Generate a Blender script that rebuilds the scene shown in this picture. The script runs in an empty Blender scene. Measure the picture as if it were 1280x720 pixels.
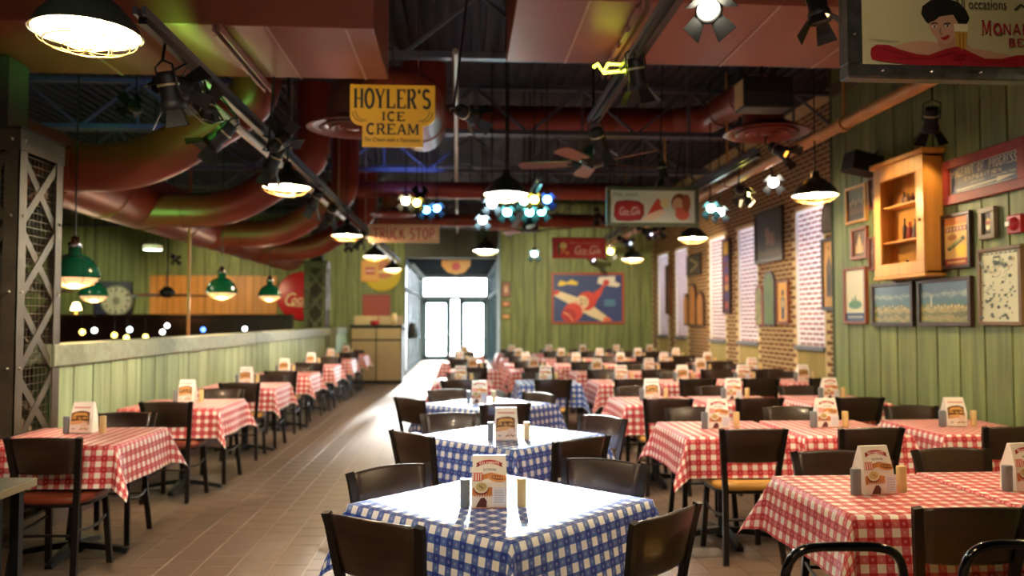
import bpy, bmesh, math, random
from math import sin, cos, pi, radians as R, atan2, sqrt, hypot
from mathutils import Vector, Matrix
random.seed(7)
S = bpy.context.scene
C = S.collection

# ---------------------------------------------------------------- camera
cam_d = bpy.data.cameras.new('camera'); cam = bpy.data.objects.new('camera', cam_d); C.objects.link(cam)
H = 1.52
TH = math.atan(.040); PS = math.atan(.063*cos(TH))
fw = Vector((sin(PS)*cos(TH), cos(PS)*cos(TH), sin(TH))); rt = Vector((cos(PS), -sin(PS), 0)); up = rt.cross(fw)
M4 = Matrix((rt, up, -fw)).transposed().to_4x4(); M4.translation = Vector((0, 0, H)); cam.matrix_world = M4
cam_d.sensor_width = 36; cam_d.lens = 28.125; cam_d.clip_end = 200
cam_d.dof.use_dof = True; cam_d.dof.focus_distance = 3.15; cam_d.dof.aperture_fstop = 1.7
S.camera = cam

def at(px, py, x=None, y=None, z=None):
    """point of the place seen at pixel (px,py) of a 1280x720 frame on the plane x=, y= or z="""
    d = fw + rt*((px-640)/1000) - up*((py-360)/1000); o = Vector((0, 0, H))
    t = (x-o.x)/d.x if x is not None else (y-o.y)/d.y if y is not None else (z-o.z)/d.z
    return o + d*t

# ---------------------------------------------------------------- world, exposure
W = bpy.data.worlds.new('world'); S.world = W; W.use_nodes = True
W.node_tree.nodes['Background'].inputs[0].default_value = (.86, .94, 1, 1)
W.node_tree.nodes['Background'].inputs[1].default_value = 7.0
S.view_settings.view_transform = 'Standard'; S.view_settings.look = 'None'
S.view_settings.exposure = 1.25; S.view_settings.gamma = 1; S.view_settings.use_curve_mapping = False
_sd = bpy.data.lights.new('sun', 'SUN'); _sd.energy = 9; _sd.angle = R(2); _sd.color = (1, .97, .92); sun = bpy.data.objects.new('sun', _sd); C.objects.link(sun)
sun.rotation_euler = Vector((.03, 1, .155)).to_track_quat('Z', 'Y').to_euler()      # low sun shining in through the entrance doors
PEND_W = 70      # warm pendants
CENTER_W = 95    # white pendants of the centre row
HEAD_K = 1.0

# ---------------------------------------------------------------- materials
def srgb(c):
    return tuple((v/255/12.92 if v/255 <= .04045 else ((v/255+.055)/1.055)**2.4) for v in c) + (1,)
MC = {}
def mat(name, col, rough=.5, metal=0, var=0, scale=(6, 6, 6), bump=0, emit=0, coat=0, rnd=0, spec=.5, coords='Object', detail=4):
    if name in MC: return MC[name]
    m = bpy.data.materials.new(name); m.use_nodes = True; MC[name] = m
    nt = m.node_tree; b = nt.nodes['Principled BSDF']; L = nt.links.new
    c = srgb(col)
    b.inputs['Base Color'].default_value = c; b.inputs['Roughness'].default_value = rough; b.inputs['Metallic'].default_value = metal
    b.inputs['Specular IOR Level'].default_value = spec
    if coat: b.inputs['Coat Weight'].default_value = coat; b.inputs['Coat Roughness'].default_value = .08
    if emit: b.inputs['Emission Color'].default_value = c; b.inputs['Emission Strength'].default_value = emit
    if var or bump or rnd:
        tc = nt.nodes.new('ShaderNodeTexCoord'); mp = nt.nodes.new('ShaderNodeMapping'); no = nt.nodes.new('ShaderNodeTexNoise')
        mp.inputs['Scale'].default_value = scale; no.inputs['Scale'].default_value = 1; no.inputs['Detail'].default_value = detail; no.inputs['Roughness'].default_value = .6
        oi = nt.nodes.new('ShaderNodeObjectInfo')
        L(tc.outputs[coords], mp.inputs[0]); L(mp.outputs[0], no.inputs['Vector'])
        ml = nt.nodes.new('ShaderNodeMath'); ml.operation = 'MULTIPLY'; ml.inputs[1].default_value = 37; L(oi.outputs['Random'], ml.inputs[0])
        no.noise_dimensions = '4D'; L(ml.outputs[0], no.inputs['W'])
        mr = nt.nodes.new('ShaderNodeMapRange'); mr.inputs[1].default_value = .3; mr.inputs[2].default_value = .7
        mr.inputs[3].default_value = 1-var; mr.inputs[4].default_value = 1+var*.7; L(no.outputs[0], mr.inputs[0])
        v = mr.outputs[0]
        if rnd:
            r2 = nt.nodes.new('ShaderNodeMapRange'); r2.inputs[3].default_value = 1-rnd; r2.inputs[4].default_value = 1+rnd; L(oi.outputs['Random'], r2.inputs[0])
            mm = nt.nodes.new('ShaderNodeMath'); mm.operation = 'MULTIPLY'; L(v, mm.inputs[0]); L(r2.outputs[0], mm.inputs[1]); v = mm.outputs[0]
        sc = nt.nodes.new('ShaderNodeVectorMath'); sc.operation = 'SCALE'; sc.inputs[0].default_value = c[:3]; L(v, sc.inputs['Scale'])
        L(sc.outputs[0], b.inputs['Base Color'])
        if bump:
            bp = nt.nodes.new('ShaderNodeBump'); bp.inputs['Strength'].default_value = bump; bp.inputs['Distance'].default_value = .01
            L(no.outputs[0], bp.inputs['Height']); L(bp.outputs[0], b.inputs['Normal'])
    return m
def flat(col, rough=.5):      # printed ink
    return mat('ink_%d_%d_%d' % tuple(col), col, rough)

def gingham(name, full, mid, white, p=.066):
    m = bpy.data.materials.new(name); m.use_nodes = True; nt = m.node_tree; b = nt.nodes['Principled BSDF']; L = nt.links.new
    uv = nt.nodes.new('ShaderNodeUVMap'); sp = nt.nodes.new('ShaderNodeSeparateXYZ'); L(uv.outputs[0], sp.inputs[0])
    def MA(op, a, bb=None, cc=None):
        n = nt.nodes.new('ShaderNodeMath'); n.operation = op
        for i, q in enumerate((a, bb, cc)):
            if q is None: continue
            if isinstance(q, (int, float)): n.inputs[i].default_value = q
            else: L(q, n.inputs[i])
        return n.outputs[0]
    st = []; ce = []
    for k in range(2):
        f = MA('FRACT', MA('ADD', MA('DIVIDE', sp.outputs[k], p), 100.25)); st.append(MA('GREATER_THAN', f, .5))
        f2 = MA('FRACT', MA('MULTIPLY', f, 2)); ce.append(MA('POWER', MA('SUBTRACT', f2, .5), 2))
    s = MA('ADD', st[0], st[1])
    dot = MA('LESS_THAN', MA('ADD', ce[0], ce[1]), .035)
    r1 = nt.nodes.new('ShaderNodeValToRGB'); r1.color_ramp.interpolation = 'CONSTANT'
    e = r1.color_ramp.elements; e[0].color = srgb(white); e[0].position = 0; e[1].position = .34; e[1].color = srgb(mid); n = e.new(.75); n.color = srgb(full)
    L(MA('DIVIDE', s, 2), r1.inputs[0])
    no = nt.nodes.new('ShaderNodeTexNoise'); no.inputs['Scale'].default_value = 900; L(uv.outputs[0], no.inputs['Vector'])
    mx = nt.nodes.new('ShaderNodeMix'); mx.data_type = 'RGBA'; mx.inputs[7].default_value = srgb(tuple((a+bb)/2 for a, bb in zip(mid, white)) if sum(mid) < sum(white) else mid)
    L(MA('MULTIPLY', MA('MULTIPLY', dot, MA('GREATER_THAN', s, .5)), .55), mx.inputs[0]); L(r1.outputs[0], mx.inputs[6]); L(mx.outputs[2], b.inputs['Base Color'])
    b.inputs['Roughness'].default_value = .42
    bp = nt.nodes.new('ShaderNodeBump'); bp.inputs['Strength'].default_value = .15; bp.inputs['Distance'].default_value = .001; L(no.outputs[0], bp.inputs['Height']); L(bp.outputs[0], b.inputs['Normal'])
    return m

RED = gingham('red_gingham', (184, 26, 42), (212, 104, 106), (244, 232, 218))
BLUE = gingham('blue_gingham', (26, 52, 150), (78, 106, 182), (240, 240, 244))
WOOD = mat('dark_chair_wood', (50, 33, 24), .32, 0, .35, (3, 3, 30), .05, coat=.25)
POST = mat('bronze_black_metal', (46, 40, 36), .34, .6)
BLACK = mat('black_metal', (24, 24, 26), .38, .4)
BLACKP = mat('matte_black', (18, 18, 19), .55)
GLOSSB = mat('gloss_black_tube', (16, 17, 24), .12, .5, coat=.6)
CHROME = mat('chrome', (200, 200, 205), .15, 1)
TAN = mat('tan_vinyl', (190, 138, 62), .42, 0, .1, (8, 8, 8))
BRN = mat('red_brown_vinyl', (122, 52, 30), .4, 0, .12, (8, 8, 8))
TOPM = mat('laminate', (90, 70, 55), .4)
STEEL = mat('weathered_steel', (98, 88, 74), .45, .55, .3, (6, 6, 6), .1)
STEELD = mat('dark_steel', (70, 66, 62), .5, .5, .3, (6, 6, 6), .1)
GREENP = mat('green_painted_plank', (122, 131, 76), .6, 0, .45, (16, 16, 1.1), .25, rnd=.1)
GREENL = mat('pale_green_plank', (160, 174, 130), .6, 0, .42, (16, 16, 1.1), .25, rnd=.12)
CAPM = mat('weathered_cap', (146, 150, 122), .5, 0, .25, (2, 14, 14), .15)
GROOVE = mat('dark_groove', (52, 62, 30), .8)
DUCT = mat('red_oxide_duct', (128, 50, 36), .4, .15, .14, (2.5, 2.5, 2.5))
DUCTB = mat('box_duct_paint', (140, 74, 56), .42, .1, .1, (1.6, 1.6, 1.6))
SEAM = mat('duct_seam', (176, 128, 108), .4)
JOIST = mat('joist_paint', (86, 88, 100), .5, .3, .15)
DECK = mat('roof_deck', (42, 44, 54), .8, 0, .2)
PIPE = mat('tan_pipe', (196, 140, 78), .45, .1, .15)
PIPEG = mat('pale_conduit', (176, 160, 140), .4, .3)
SHADE = mat('dark_lamp_shade', (32, 36, 30), .3, .3, coat=.3)
SHADEG = mat('green_enamel_shade', (14, 82, 58), .18, 0, coat=.8)
WHITEE = mat('white_enamel', (238, 234, 222), .4)
WIRE = mat('brass_wire', (190, 160, 100), .3, .8)
BULBW = mat('warm_bulb', (255, 214, 150), .3, emit=60)
BULBC = mat('white_bulb', (236, 255, 240), .3, emit=120)
BULBG = mat('frosted_bulb_dim', (255, 206, 150), .3, emit=.35)
BRICK = mat('tan_brown_brick', (118, 78, 46), .85, 0, .35, (30, 30, 30), .3, rnd=.3)
MORT = mat('tan_mortar', (206, 184, 140), .9, 0, .1)
BRICK2 = mat('mauve_brick', (158, 116, 108), .85, 0, .25, (30, 30, 30), .3, rnd=.22)
MORT2 = mat('white_mortar', (236, 232, 232), .9)
TILE = mat('quarry_tile', (104, 82, 66), .42, 0, .1, (9, 9, 9), .02, rnd=.07)
TILE2 = mat('quarry_tile_field', (104, 82, 66), .42, 0, .1, (4.4, 4.4, 4.4), .02, detail=2)
GROUT = mat('grout', (176, 152, 126), .8)
CARD = mat('white_card', (250, 243, 232), .45)
GREY = mat('grey_shaker', (124, 130, 134), .35)
YEL = mat('cream_shaker', (222, 196, 138), .4)
PINE = mat('honey_pine', (206, 146, 66), .4, 0, .22, (12, 12, 1.2), .08)
DARKW = mat('dark_walnut', (58, 34, 22), .4, 0, .25, (3, 3, 20))
GLASS = bpy.data.materials.new('clear_glass'); GLASS.use_nodes = True
_b = GLASS.node_tree.nodes['Principled BSDF']; _b.inputs['Transmission Weight'].default_value = 1; _b.inputs['Roughness'].default_value = 0; _b.inputs['IOR'].default_value = 1.01; _b.inputs['Alpha'].default_value = .25

# ---------------------------------------------------------------- mesh builder
class MB:
    def __init__(s): s.v = []; s.f = []; s.mi = []; s.sm = []; s.uv = None
    def add(s, vs, fs, mi=0, smooth=False):
        o = len(s.v); s.v += [tuple(q) for q in vs]
        for f in fs: s.f.append(tuple(o+i for i in f)); s.mi.append(mi); s.sm.append(smooth)
    def box(s, x0, x1, y0, y1, z0, z1, mi=0):
        s.add([(x0, y0, z0), (x1, y0, z0), (x1, y1, z0), (x0, y1, z0), (x0, y0, z1), (x1, y0, z1), (x1, y1, z1), (x0, y1, z1)],
              [(0, 3, 2, 1), (4, 5, 6, 7), (0, 1, 5, 4), (1, 2, 6, 5), (2, 3, 7, 6), (3, 0, 4, 7)], mi)
    def bev(s, x0, x1, y0, y1, z0, z1, b=.01, mi=0):   # box with a chamfered outline top and bottom
        def ring(i, z): return [(x0+i, y0+i, z), (x1-i, y0+i, z), (x1-i, y1-i, z), (x0+i, y1-i, z)]
        vs = ring(b, z0)+ring(0, z0+b)+ring(0, z1-b)+ring(b, z1)
        fs = [(3, 2, 1, 0), (12, 13, 14, 15)]
        for k in range(3):
            for i in range(4): j = (i+1) % 4; fs.append((k*4+i, k*4+j, k*4+4+j, k*4+4+i))
        s.add(vs, fs, mi)
    def sweep(s, path, rad, n=8, mi=0, smooth=True, sec=None, caps=True, upv=None):
        P = [Vector(p) for p in path]; m = len(P)
        if not hasattr(rad, '__len__'): rad = [rad]*m
        if sec is None: sec = [(cos(2*pi*i/n), sin(2*pi*i/n)) for i in range(n)]
        n = len(sec); vs = []; nrm = None
        for i, p in enumerate(P):
            t = ((P[min(i+1, m-1)]-p).normalized()+(p-P[max(i-1, 0)]).normalized())
            if t.length < 1e-6: t = Vector((0, 0, 1))
            t.normalize()
            if nrm is None:
                a = Vector(upv) if upv else (Vector((0, 0, 1)) if abs(t.z) < .9 else Vector((0, 1, 0)))
                nrm = (a-t*a.dot(t)).normalized()
            else: nrm = (nrm-t*nrm.dot(t)).normalized()
            bn = t.cross(nrm)
            for (a, b) in sec: vs.append(p+(bn*a+nrm*b)*rad[i])
        fs = []
        for k in range(m-1):
            for i in range(n): j = (i+1) % n; fs.append((k*n+i, k*n+j, k*n+n+j, k*n+n+i))
        s.add(vs, fs, mi, smooth)
        if caps: s.add(vs[:n], [tuple(range(n))[::-1]], mi); s.add(vs[-n:], [tuple(range(n))], mi)
    def bar(s, a, b, w, t=None, mi=0, upv=None):
        t = t or w; s.sweep([a, b], 1, mi=mi, smooth=False, sec=[(-w/2, -t/2), (w/2, -t/2), (w/2, t/2), (-w/2, t/2)], upv=upv)
    def lathe(s, prof, n=24, c=(0, 0, 0), mi=0, smooth=True, axis='z'):
        vs = []
        for r, z in prof:
            for i in range(n):
                a = 2*pi*i/n; q = (r*cos(a), r*sin(a), z)
                if axis == 'y': q = (r*cos(a), z, r*sin(a))
                vs.append((c[0]+q[0], c[1]+q[1], c[2]+q[2]))
        fs = []
        for k in range(len(prof)-1):
            for i in range(n): j = (i+1) % n; fs.append((k*n+i, k*n+j, k*n+n+j, k*n+n+i))
        s.add(vs, fs, mi, smooth)
    def prism(s, pts, y0, y1, mi=0, smooth=False):     # outline in xz, extruded along y
        n = len(pts); vs = [(x, y0, z) for x, z in pts]+[(x, y1, z) for x, z in pts]
        s.add(vs, [tuple(range(n)), tuple(range(n, 2*n))[::-1]], mi)
        s.add(vs, [(i, (i+1) % n, n+(i+1) % n, n+i) for i in range(n)], mi, smooth)
    def build(s, name, m, parent=None, loc=None):
        me = bpy.data.meshes.new(name); me.from_pydata(s.v, [], s.f)
        for q in (m if isinstance(m, (list, tuple)) else [m]): me.materials.append(q)
        me.polygons.foreach_set('material_index', s.mi); me.polygons.foreach_set('use_smooth', s.sm)
        if s.uv:
            ul = me.uv_layers.new(name='UVMap')
            for lp in me.loops: ul.data[lp.index].uv = s.uv[lp.vertex_index]
        me.update()
        return link(name, me, parent, loc)
def link(name, me, parent=None, loc=None, rz=0):
    o = bpy.data.objects.new(name, me); C.objects.link(o)
    if parent: o.parent = parent
    if loc is not None: o.location = loc
    if rz: o.rotation_euler.z = rz
    return o
def tag(o, label=None, cat=None, group=None, kind=None):
    if label: o['label'] = label
    if cat: o['category'] = cat
    if group: o['group'] = group
    if kind: o['kind'] = kind
    return o
def empty(name, loc=(0, 0, 0), rz=0):
    o = bpy.data.objects.new(name, None); C.objects.link(o); o.location = loc; o.rotation_euler = (0, 0, rz); o.empty_display_size = .1
    return o
KIDS = {}
def kids(o): return [c for c in bpy.data.objects if c.parent == o]
def make_tree(o):      # remember the tree once, copy it many times
    return (o, [make_tree(c) for c in kids(o)])
def copy_tree(t, parent=None):
    c = t[0].copy(); C.objects.link(c); c.parent = parent
    for k in t[1]: copy_tree(k, c)
    return c
def struct(o): o['kind'] = 'structure'; return o
def rbox(w, d, r, n=4):
    pts = []
    for cx, cy, a0 in ((w/2-r, d/2-r, 0), (-w/2+r, d/2-r, 90), (-w/2+r, -d/2+r, 180), (w/2-r, -d/2+r, 270)):
        for i in range(n+1): a = R(a0+90*i/n); pts.append((cx+r*cos(a), cy+r*sin(a)))
    return pts
def slab(mb, pts, levels, mi=0, smooth=True):          # stacked scaled outlines: levels = [(scale, z)]
    n = len(pts); vs = []
    for sc, z in levels: vs += [(x*sc, y*sc, z) for x, y in pts]
    fs = [tuple(range(n))[::-1], tuple(range((len(levels)-1)*n, len(levels)*n))]
    for k in range(len(levels)-1):
        for i in range(n): j = (i+1) % n; fs.append((k*n+i, k*n+j, k*n+n+j, k*n+n+i))
    mb.add(vs, fs[:2], mi, False); mb.add(vs, fs[2:], mi, smooth)
_fc = {}
def text_geo(txt, shear=0, bold=0):
    k = (txt, shear, bold)
    if k in _fc: return _fc[k]
    cu = bpy.data.curves.new('txt', 'FONT'); cu.body = txt; cu.shear = shear; cu.offset = bold; cu.resolution_u = 3; cu.align_x = 'LEFT'; cu.size = 1
    o = bpy.data.objects.new('txt', cu); C.objects.link(o); bpy.context.view_layer.update()
    me = o.to_mesh(); vs = [tuple(v.co) for v in me.vertices]; fs = [tuple(p.vertices) for p in me.polygons]
    o.to_mesh_clear(); bpy.data.objects.remove(o); bpy.data.curves.remove(cu)
    xs = [v[0] for v in vs]; ys = [v[1] for v in vs]; x0, x1, y0, y1 = min(xs), max(xs), min(ys), max(ys)
    vs = [((x-x0)/(x1-x0), (y-y0)/(y1-y0)) for x, y, z in vs]
    _fc[k] = (vs, fs); return _fc[k]
def _arc(cx, cy, a, b, d0, d1, n=12): return [(cx+a*cos(R(d0+(d1-d0)*i/n)), cy+b*sin(R(d0+(d1-d0)*i/n))) for i in range(n+1)]
# hand-drawn capitals: strokes (t thick, n thin) in a unit box, then the points that carry a serif
GL = {
 'A': ([('n', [(.08, 0), (.48, 1)]), ('t', [(.5, 1), (.9, 0)]), ('n', [(.22, .35), (.78, .35)])], [(.08, 0), (.9, 0)]),
 'B': ([('t', [(.18, 0), (.18, 1)]), ('n', [(.18, .97), (.5, .97)]), ('t', _arc(.5, .76, .26, .22, 90, -90)), ('n', [(.18, .53), (.5, .53)]), ('t', _arc(.5, .28, .32, .25, 90, -90)), ('n', [(.18, .03), (.5, .03)])], [(.14, 0), (.14, 1)]),
 'C': ([('t', _arc(.54, .5, .40, .48, 48, 312, 20))], []),
 'E': ([('t', [(.2, 0), (.2, 1)]), ('n', [(.2, .96), (.85, .96)]), ('n', [(.2, .52), (.68, .52)]), ('n', [(.2, .04), (.88, .04)]), ('n', [(.85, .98), (.85, .80)]), ('n', [(.88, 0), (.88, .2)])], [(.16, 0), (.16, 1)]),
 'F': ([('t', [(.2, 0), (.2, 1)]), ('n', [(.2, .96), (.88, .96)]), ('n', [(.2, .52), (.72, .52)])], [(.2, 0)]),
 'G': ([('t', _arc(.52, .5, .40, .48, 48, 340, 20)), ('t', [(.86, .05), (.86, .45)]), ('n', [(.58, .45), (.9, .45)])], []),
 'H': ([('t', [(.18, 0), (.18, 1)]), ('t', [(.82, 0), (.82, 1)]), ('n', [(.18, .5), (.82, .5)])], [(.18, 0), (.18, 1), (.82, 0), (.82, 1)]),
 'I': ([('t', [(.5, 0), (.5, 1)])], [(.5, 0), (.5, 1)]),
 'K': ([('t', [(.18, 0), (.18, 1)]), ('n', [(.2, .42), (.82, 1)]), ('t', [(.42, .6), (.86, 0)])], [(.18, 0), (.18, 1)]),
 'L': ([('t', [(.22, 0), (.22, 1)]), ('n', [(.22, .04), (.88, .04)]), ('n', [(.88, 0), (.88, .24)])], [(.22, 0), (.22, 1)]),
 'M': ([('n', [(.12, 0), (.14, 1)]), ('t', [(.16, 1), (.5, .12)]), ('n', [(.5, .12), (.82, 1)]), ('t', [(.86, 1), (.88, 0)])], [(.12, 0), (.12, 1), (.88, 0), (.88, 1)]),
 'N': ([('n', [(.15, 0), (.15, 1)]), ('t', [(.17, 1), (.83, 0)]), ('n', [(.85, 0), (.85, 1)])], [(.15, 0), (.15, 1), (.85, 1)]),
 'O': ([('t', _arc(.5, .5, .38, .48, 0, 360, 24))], []),
 'P': ([('t', [(.18, 0), (.18, 1)]), ('n', [(.18, .97), (.52, .97)]), ('t', _arc(.52, .72, .30, .26, 90, -90)), ('n', [(.18, .46), (.52, .46)])], [(.18, 0), (.14, 1)]),
 'R': ([('t', [(.18, 0), (.18, 1)]), ('n', [(.18, .97), (.5, .97)]), ('t', _arc(.5, .74, .28, .24, 90, -90)), ('n', [(.18, .5), (.5, .5)]), ('t', [(.5, .5), (.88, 0)])], [(.18, 0), (.14, 1), (.9, 0)]),
 'S': ([('t', _arc(.5, .74, .30, .23, 30, 250, 12)+_arc(.5, .27, .33, .24, 70, -150, 12))], []),
 'T': ([('t', [(.5, 0), (.5, 1)]), ('n', [(.08, .96), (.92, .96)]), ('n', [(.1, 1), (.1, .8)]), ('n', [(.9, 1), (.9, .8)])], [(.5, 0)]),
 'U': ([('t', [(.18, 1), (.18, .3)]+_arc(.5, .3, .32, .28, 180, 360)+[(.82, 1)])], [(.18, 1), (.82, 1)]),
 'X': ([('t', [(.12, 1), (.88, 0)]), ('n', [(.88, 1), (.12, 0)])], []),
 'Y': ([('t', [(.1, 1), (.5, .45)]), ('n', [(.9, 1), (.5, .45)]), ('t', [(.5, .5), (.5, 0)])], [(.1, 1), (.9, 1), (.5, 0)]),
 "'": ([('t', [(.5, 1), (.5, .78)])], []), ' ': ([], [])}
NARROW = {'I': .5, "'": .35, ' ': .5, 'M': 1.25, 'O': 1.05}
def caps(A, c, t, x0, y0, x1, y1, wt=.2, wn=.08, serif=True, gap=.12):
    """wt, wn: stroke widths as a share of the letter width"""
    tot = sum(NARROW.get(ch, 1) for ch in t)+gap*(len(t)-1); u = (x1-x0)/tot; x = x0; W = u*A.w
    k0 = A.k
    for ch in t:
        cw = u*NARROW.get(ch, 1); st, se = GL[ch]
        for kind, pts in st:
            P = [(x+p*cw, y0+q*(y1-y0)) for p, q in pts]; A.stroke(c, P, W*(wt if kind == 't' else wn))
            if len(P) > 2:
                for p, q in P[1:-1]: A.ell(c, p, q, W*wt/2/A.w, W*wt/2/A.h, 8)
            A.k = k0
        if serif:
            for p, q in se:
                px, py = x+p*cw, y0+q*(y1-y0); hh = W*.07/A.h; A.rect(c, px-u*.22, py-(hh if q else 0), px+u*.22, py+(0 if q else hh)); A.k = k0
        x += cw+gap*u
    A.k = k0+1
class Art:      # flat print made of coloured shapes in 0..1 x 0..1, facing -y, layered by a few tenths of a millimetre
    def __init__(s, w, h, bg, y=0): s.w = w; s.h = h; s.mb = MB(); s.m = []; s.k = 0; s.y = y; s.poly(bg, [(0, 0), (1, 0), (1, 1), (0, 1)])
    def idx(s, c):
        m = c if not isinstance(c, (tuple, list)) else flat(c)
        if m not in s.m: s.m.append(m)
        return s.m.index(m)
    def P(s, u, v): return ((u-.5)*s.w, s.y-s.k*.0004, v*s.h)
    def poly(s, c, pts): s.mb.add([s.P(*p) for p in pts], [tuple(range(len(pts)))], s.idx(c)); s.k += 1
    def rect(s, c, x0, y0, x1, y1): s.poly(c, [(x0, y0), (x1, y0), (x1, y1), (x0, y1)])
    def ell(s, c, x, y, a, b, n=20, rot=0):
        s.poly(c, [(x+a*cos(t)*cos(rot)-b*sin(t)*sin(rot)*s.h/s.w, y+(b*sin(t)*cos(rot)+a*cos(t)*sin(rot)*s.w/s.h)) for t in [2*pi*i/n for i in range(n)]])
    def text(s, c, t, x0, y0, x1, y1, shear=0, bold=0):
        vs, fs = text_geo(t, shear, bold); s.mb.add([s.P(x0+(x1-x0)*u, y0+(y1-y0)*v) for u, v in vs], fs, s.idx(c)); s.k += 1
    def stroke(s, c, pts, w):
        for (a, b), (c2, d) in zip(pts, pts[1:]):
            dx, dy = (c2-a)*s.w, (d-b)*s.h; l = hypot(dx, dy) or 1; nx, ny = -dy/l*w/2/s.w, dx/l*w/2/s.h
            s.mb.add([s.P(a+nx, b+ny), s.P(a-nx, b-ny), s.P(c2-nx, d-ny), s.P(c2+nx, d+ny)], [(0, 1, 2, 3)], s.idx(c))
        s.k += 1
    def build(s, name, parent, loc=(0, 0, 0)): return s.mb.build(name, s.m, parent, loc)

# ================================================================ THE SHELL
XW, XB, YF, YL = 4.05, 4.82, 20.0, 21.7     # right plank wall, right brick wall, far wall, left far wall
ZC = 4.55
# floor: slab + tiles
fl = MB(); fl.box(-13.2, 5.2, -4, YL+.2, -.2, -.004); fl.box(-1.6, 1.0, YL+.2, 30.3, -.2, -.004)
floor = struct(fl.build('floor', GROUT))
TP = .222; g = .006; OX = -2.055
def tile_mesh():
    b = MB(); q = TP/2-g/2
    b.bev(-q, q, -q, q, -.004, 0, .0015); b.f = b.f[1:]; b.mi = b.mi[1:]; b.sm = b.sm[1:]
    return b
tb = tile_mesh(); tme = tb.build('tile', TILE).data; bpy.data.objects.remove(bpy.data.objects['tile'])
cells = []
for i in range(-50, 34):
    x = OX+(i+.5)*TP
    for j in range(0, 128):
        y = 1.0+(j+(.5 if i % 2 else 0))*TP
        if x < -12.8 or x > 4.7 or y > YL-.1: continue
        cells.append((x, y))
def clear_view(x, y):
    return (-2.0 < x < -.45 and y > 4.4) or (.85 < x < 1.35 and 3.6 < y < 7)
near = sorted([c for c in cells if clear_view(*c)], key=lambda c: c[0]**2+c[1]**2)[:298]; ns = set(near)
for x, y in near: link('tile', tme, floor, (x, y, 0))
field = MB()
for x, y in cells:
    if (x, y) in ns or x < -3.2: continue
    q = TP/2-g/2; field.add([(x-q, y-q, 0), (x+q, y-q, 0), (x+q, y+q, 0), (x-q, y+q, 0), (x-q-.002, y-q-.002, -.004), (x+q+.002, y-q-.002, -.004), (x+q+.002, y+q+.002, -.004), (x-q-.002, y+q+.002, -.004)],
        [(0, 1, 2, 3), (4, 5, 1, 0), (5, 6, 2, 1), (6, 7, 3, 2), (7, 4, 0, 3)])
fo = field.build('tile_field', TILE2, floor); fo['kind'] = 'stuff'
gr = MB(); gr.box(-40, 40, YL+.3, 70, -.25, -.03); struct(gr.build('ground', mat('outdoor_paving', (200, 198, 190), .8, 0, .1)))
# ceiling: corrugated deck + slab
cl = MB(); cl.box(-13.4, 5.4, -4.2, YL+.4, ZC+.06, ZC+.2)
for i in range(0, 125):
    x = -13.1+i*.15
    if x > 5.1: break
    cl.box(x, x+.07, -4, YL+.2, ZC+.02, ZC+.06)
struct(cl.build('ceiling', DECK))
b_ = MB(); b_.box(-1.75, 1.15, YL+.16, 30.3, 3.2, 3.3); struct(b_.build('ceiling_entry', mat('entry_soffit', (20, 22, 24), .9, spec=0)))
DW = mat('dark_painted_wall', (44, 46, 44), .8, 0, .1)
w = MB(); w.box(-13.3, 5.3, -4.2, -4, -.2, ZC+.1); struct(w.build('wall_back', DW))
w = MB(); w.box(-13.4, -13.2, -4, YL+.2, -.2, ZC+.1); struct(w.build('wall_left', DW))

def planks(parent, n, pitch, width, z0, z1, start, axis, face, M, th=.022, name='board', sgn=-1):
    """n upright boards side by side; axis 'y': wall runs along y, boards proud towards -x (face = x); axis 'x': towards -y"""
    b = MB(); q = width/2
    if axis == 'y': b.bev(min(0, sgn*th), max(0, sgn*th), -q, q, 0, z1-z0, .006)
    else: b.bev(-q, q, -th, 0, 0, z1-z0, .006)
    me = bpy.data.meshes.new(name); me.from_pydata(b.v, [], b.f); me.materials.append(M)
    for i in range(n):
        s_ = start+(i+.5)*pitch
        link(name, me, parent, (face, s_, z0) if axis == 'y' else (s_, face, z0))
# right plank wall
w = MB(); w.box(XW, XW+.15, -4, 8.42, -.2, ZC+.1); w.box(XW, 5.2, 8.42, 8.52, -.2, ZC+.1)
wr = struct(w.build('wall_right', GROOVE)); planks(wr, 40, .31, .288, 0, 4.45, 8.42-40*.31, 'y', XW, GREENP)
planks(wr, 2, .385, .36, 0, 4.45, XW+.0, 'x', 8.55, GREENP)
t = MB(); t.bev(XW-.06, XW, -4, 8.4, 3.92, 4.06, .01); struct(t.build('trim_1', mat('trim_brown', (80, 62, 40), .6)))
# brick wall with five bricked-up window bays
niche = [10.8, 13.2, 14.82, 17.3, 18.9]; NW = .44; NZ0, NZ1 = 1.16, 3.08
w = MB(); ys = [8.5]
for c in niche: ys += [c-NW, c+NW]
ys.append(YF+.1)
for k in range(0, len(ys), 2): w.box(XB, XB+.3, ys[k], ys[k+1], -.2, ZC+.1)
for c in niche: w.box(XB, XB+.3, c-NW, c+NW, NZ1, ZC+.1); w.box(XB+.02, XB+.3, c-NW, c+NW, -.2, NZ0)
wb = struct(w.build('wall_right_brick', MORT))
CH, BL = .07, .212
bb = MB(); bb.bev(-.003, .01, -BL/2+.013, BL/2-.013, 0, CH-.018, .001); bb.f = bb.f[:]
def brick_me(M):
    me = bpy.data.meshes.new('brick'); me.from_pydata(bb.v, [], bb.f); me.materials.append(M); return me
b1 = brick_me(BRICK); b2 = brick_me(BRICK2)
allb = []
for r_ in range(64):
    z = .002+r_*CH
    if z > 4.4: break
    y = 8.62+(BL/2 if r_ % 2 else 0)
    while y < YF-.08:
        hit = any(abs(y-c) < NW+BL/2-.004 and z < NZ1+.02 for c in niche)
        if not hit: allb.append((y, z))
        else:
            pass
        y += BL
vis = sorted([b for b in allb if .95 < b[1] < 3.3 and b[0] > 9.8], key=lambda b: b[0])[:298]; vs_ = set(vis)
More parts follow.
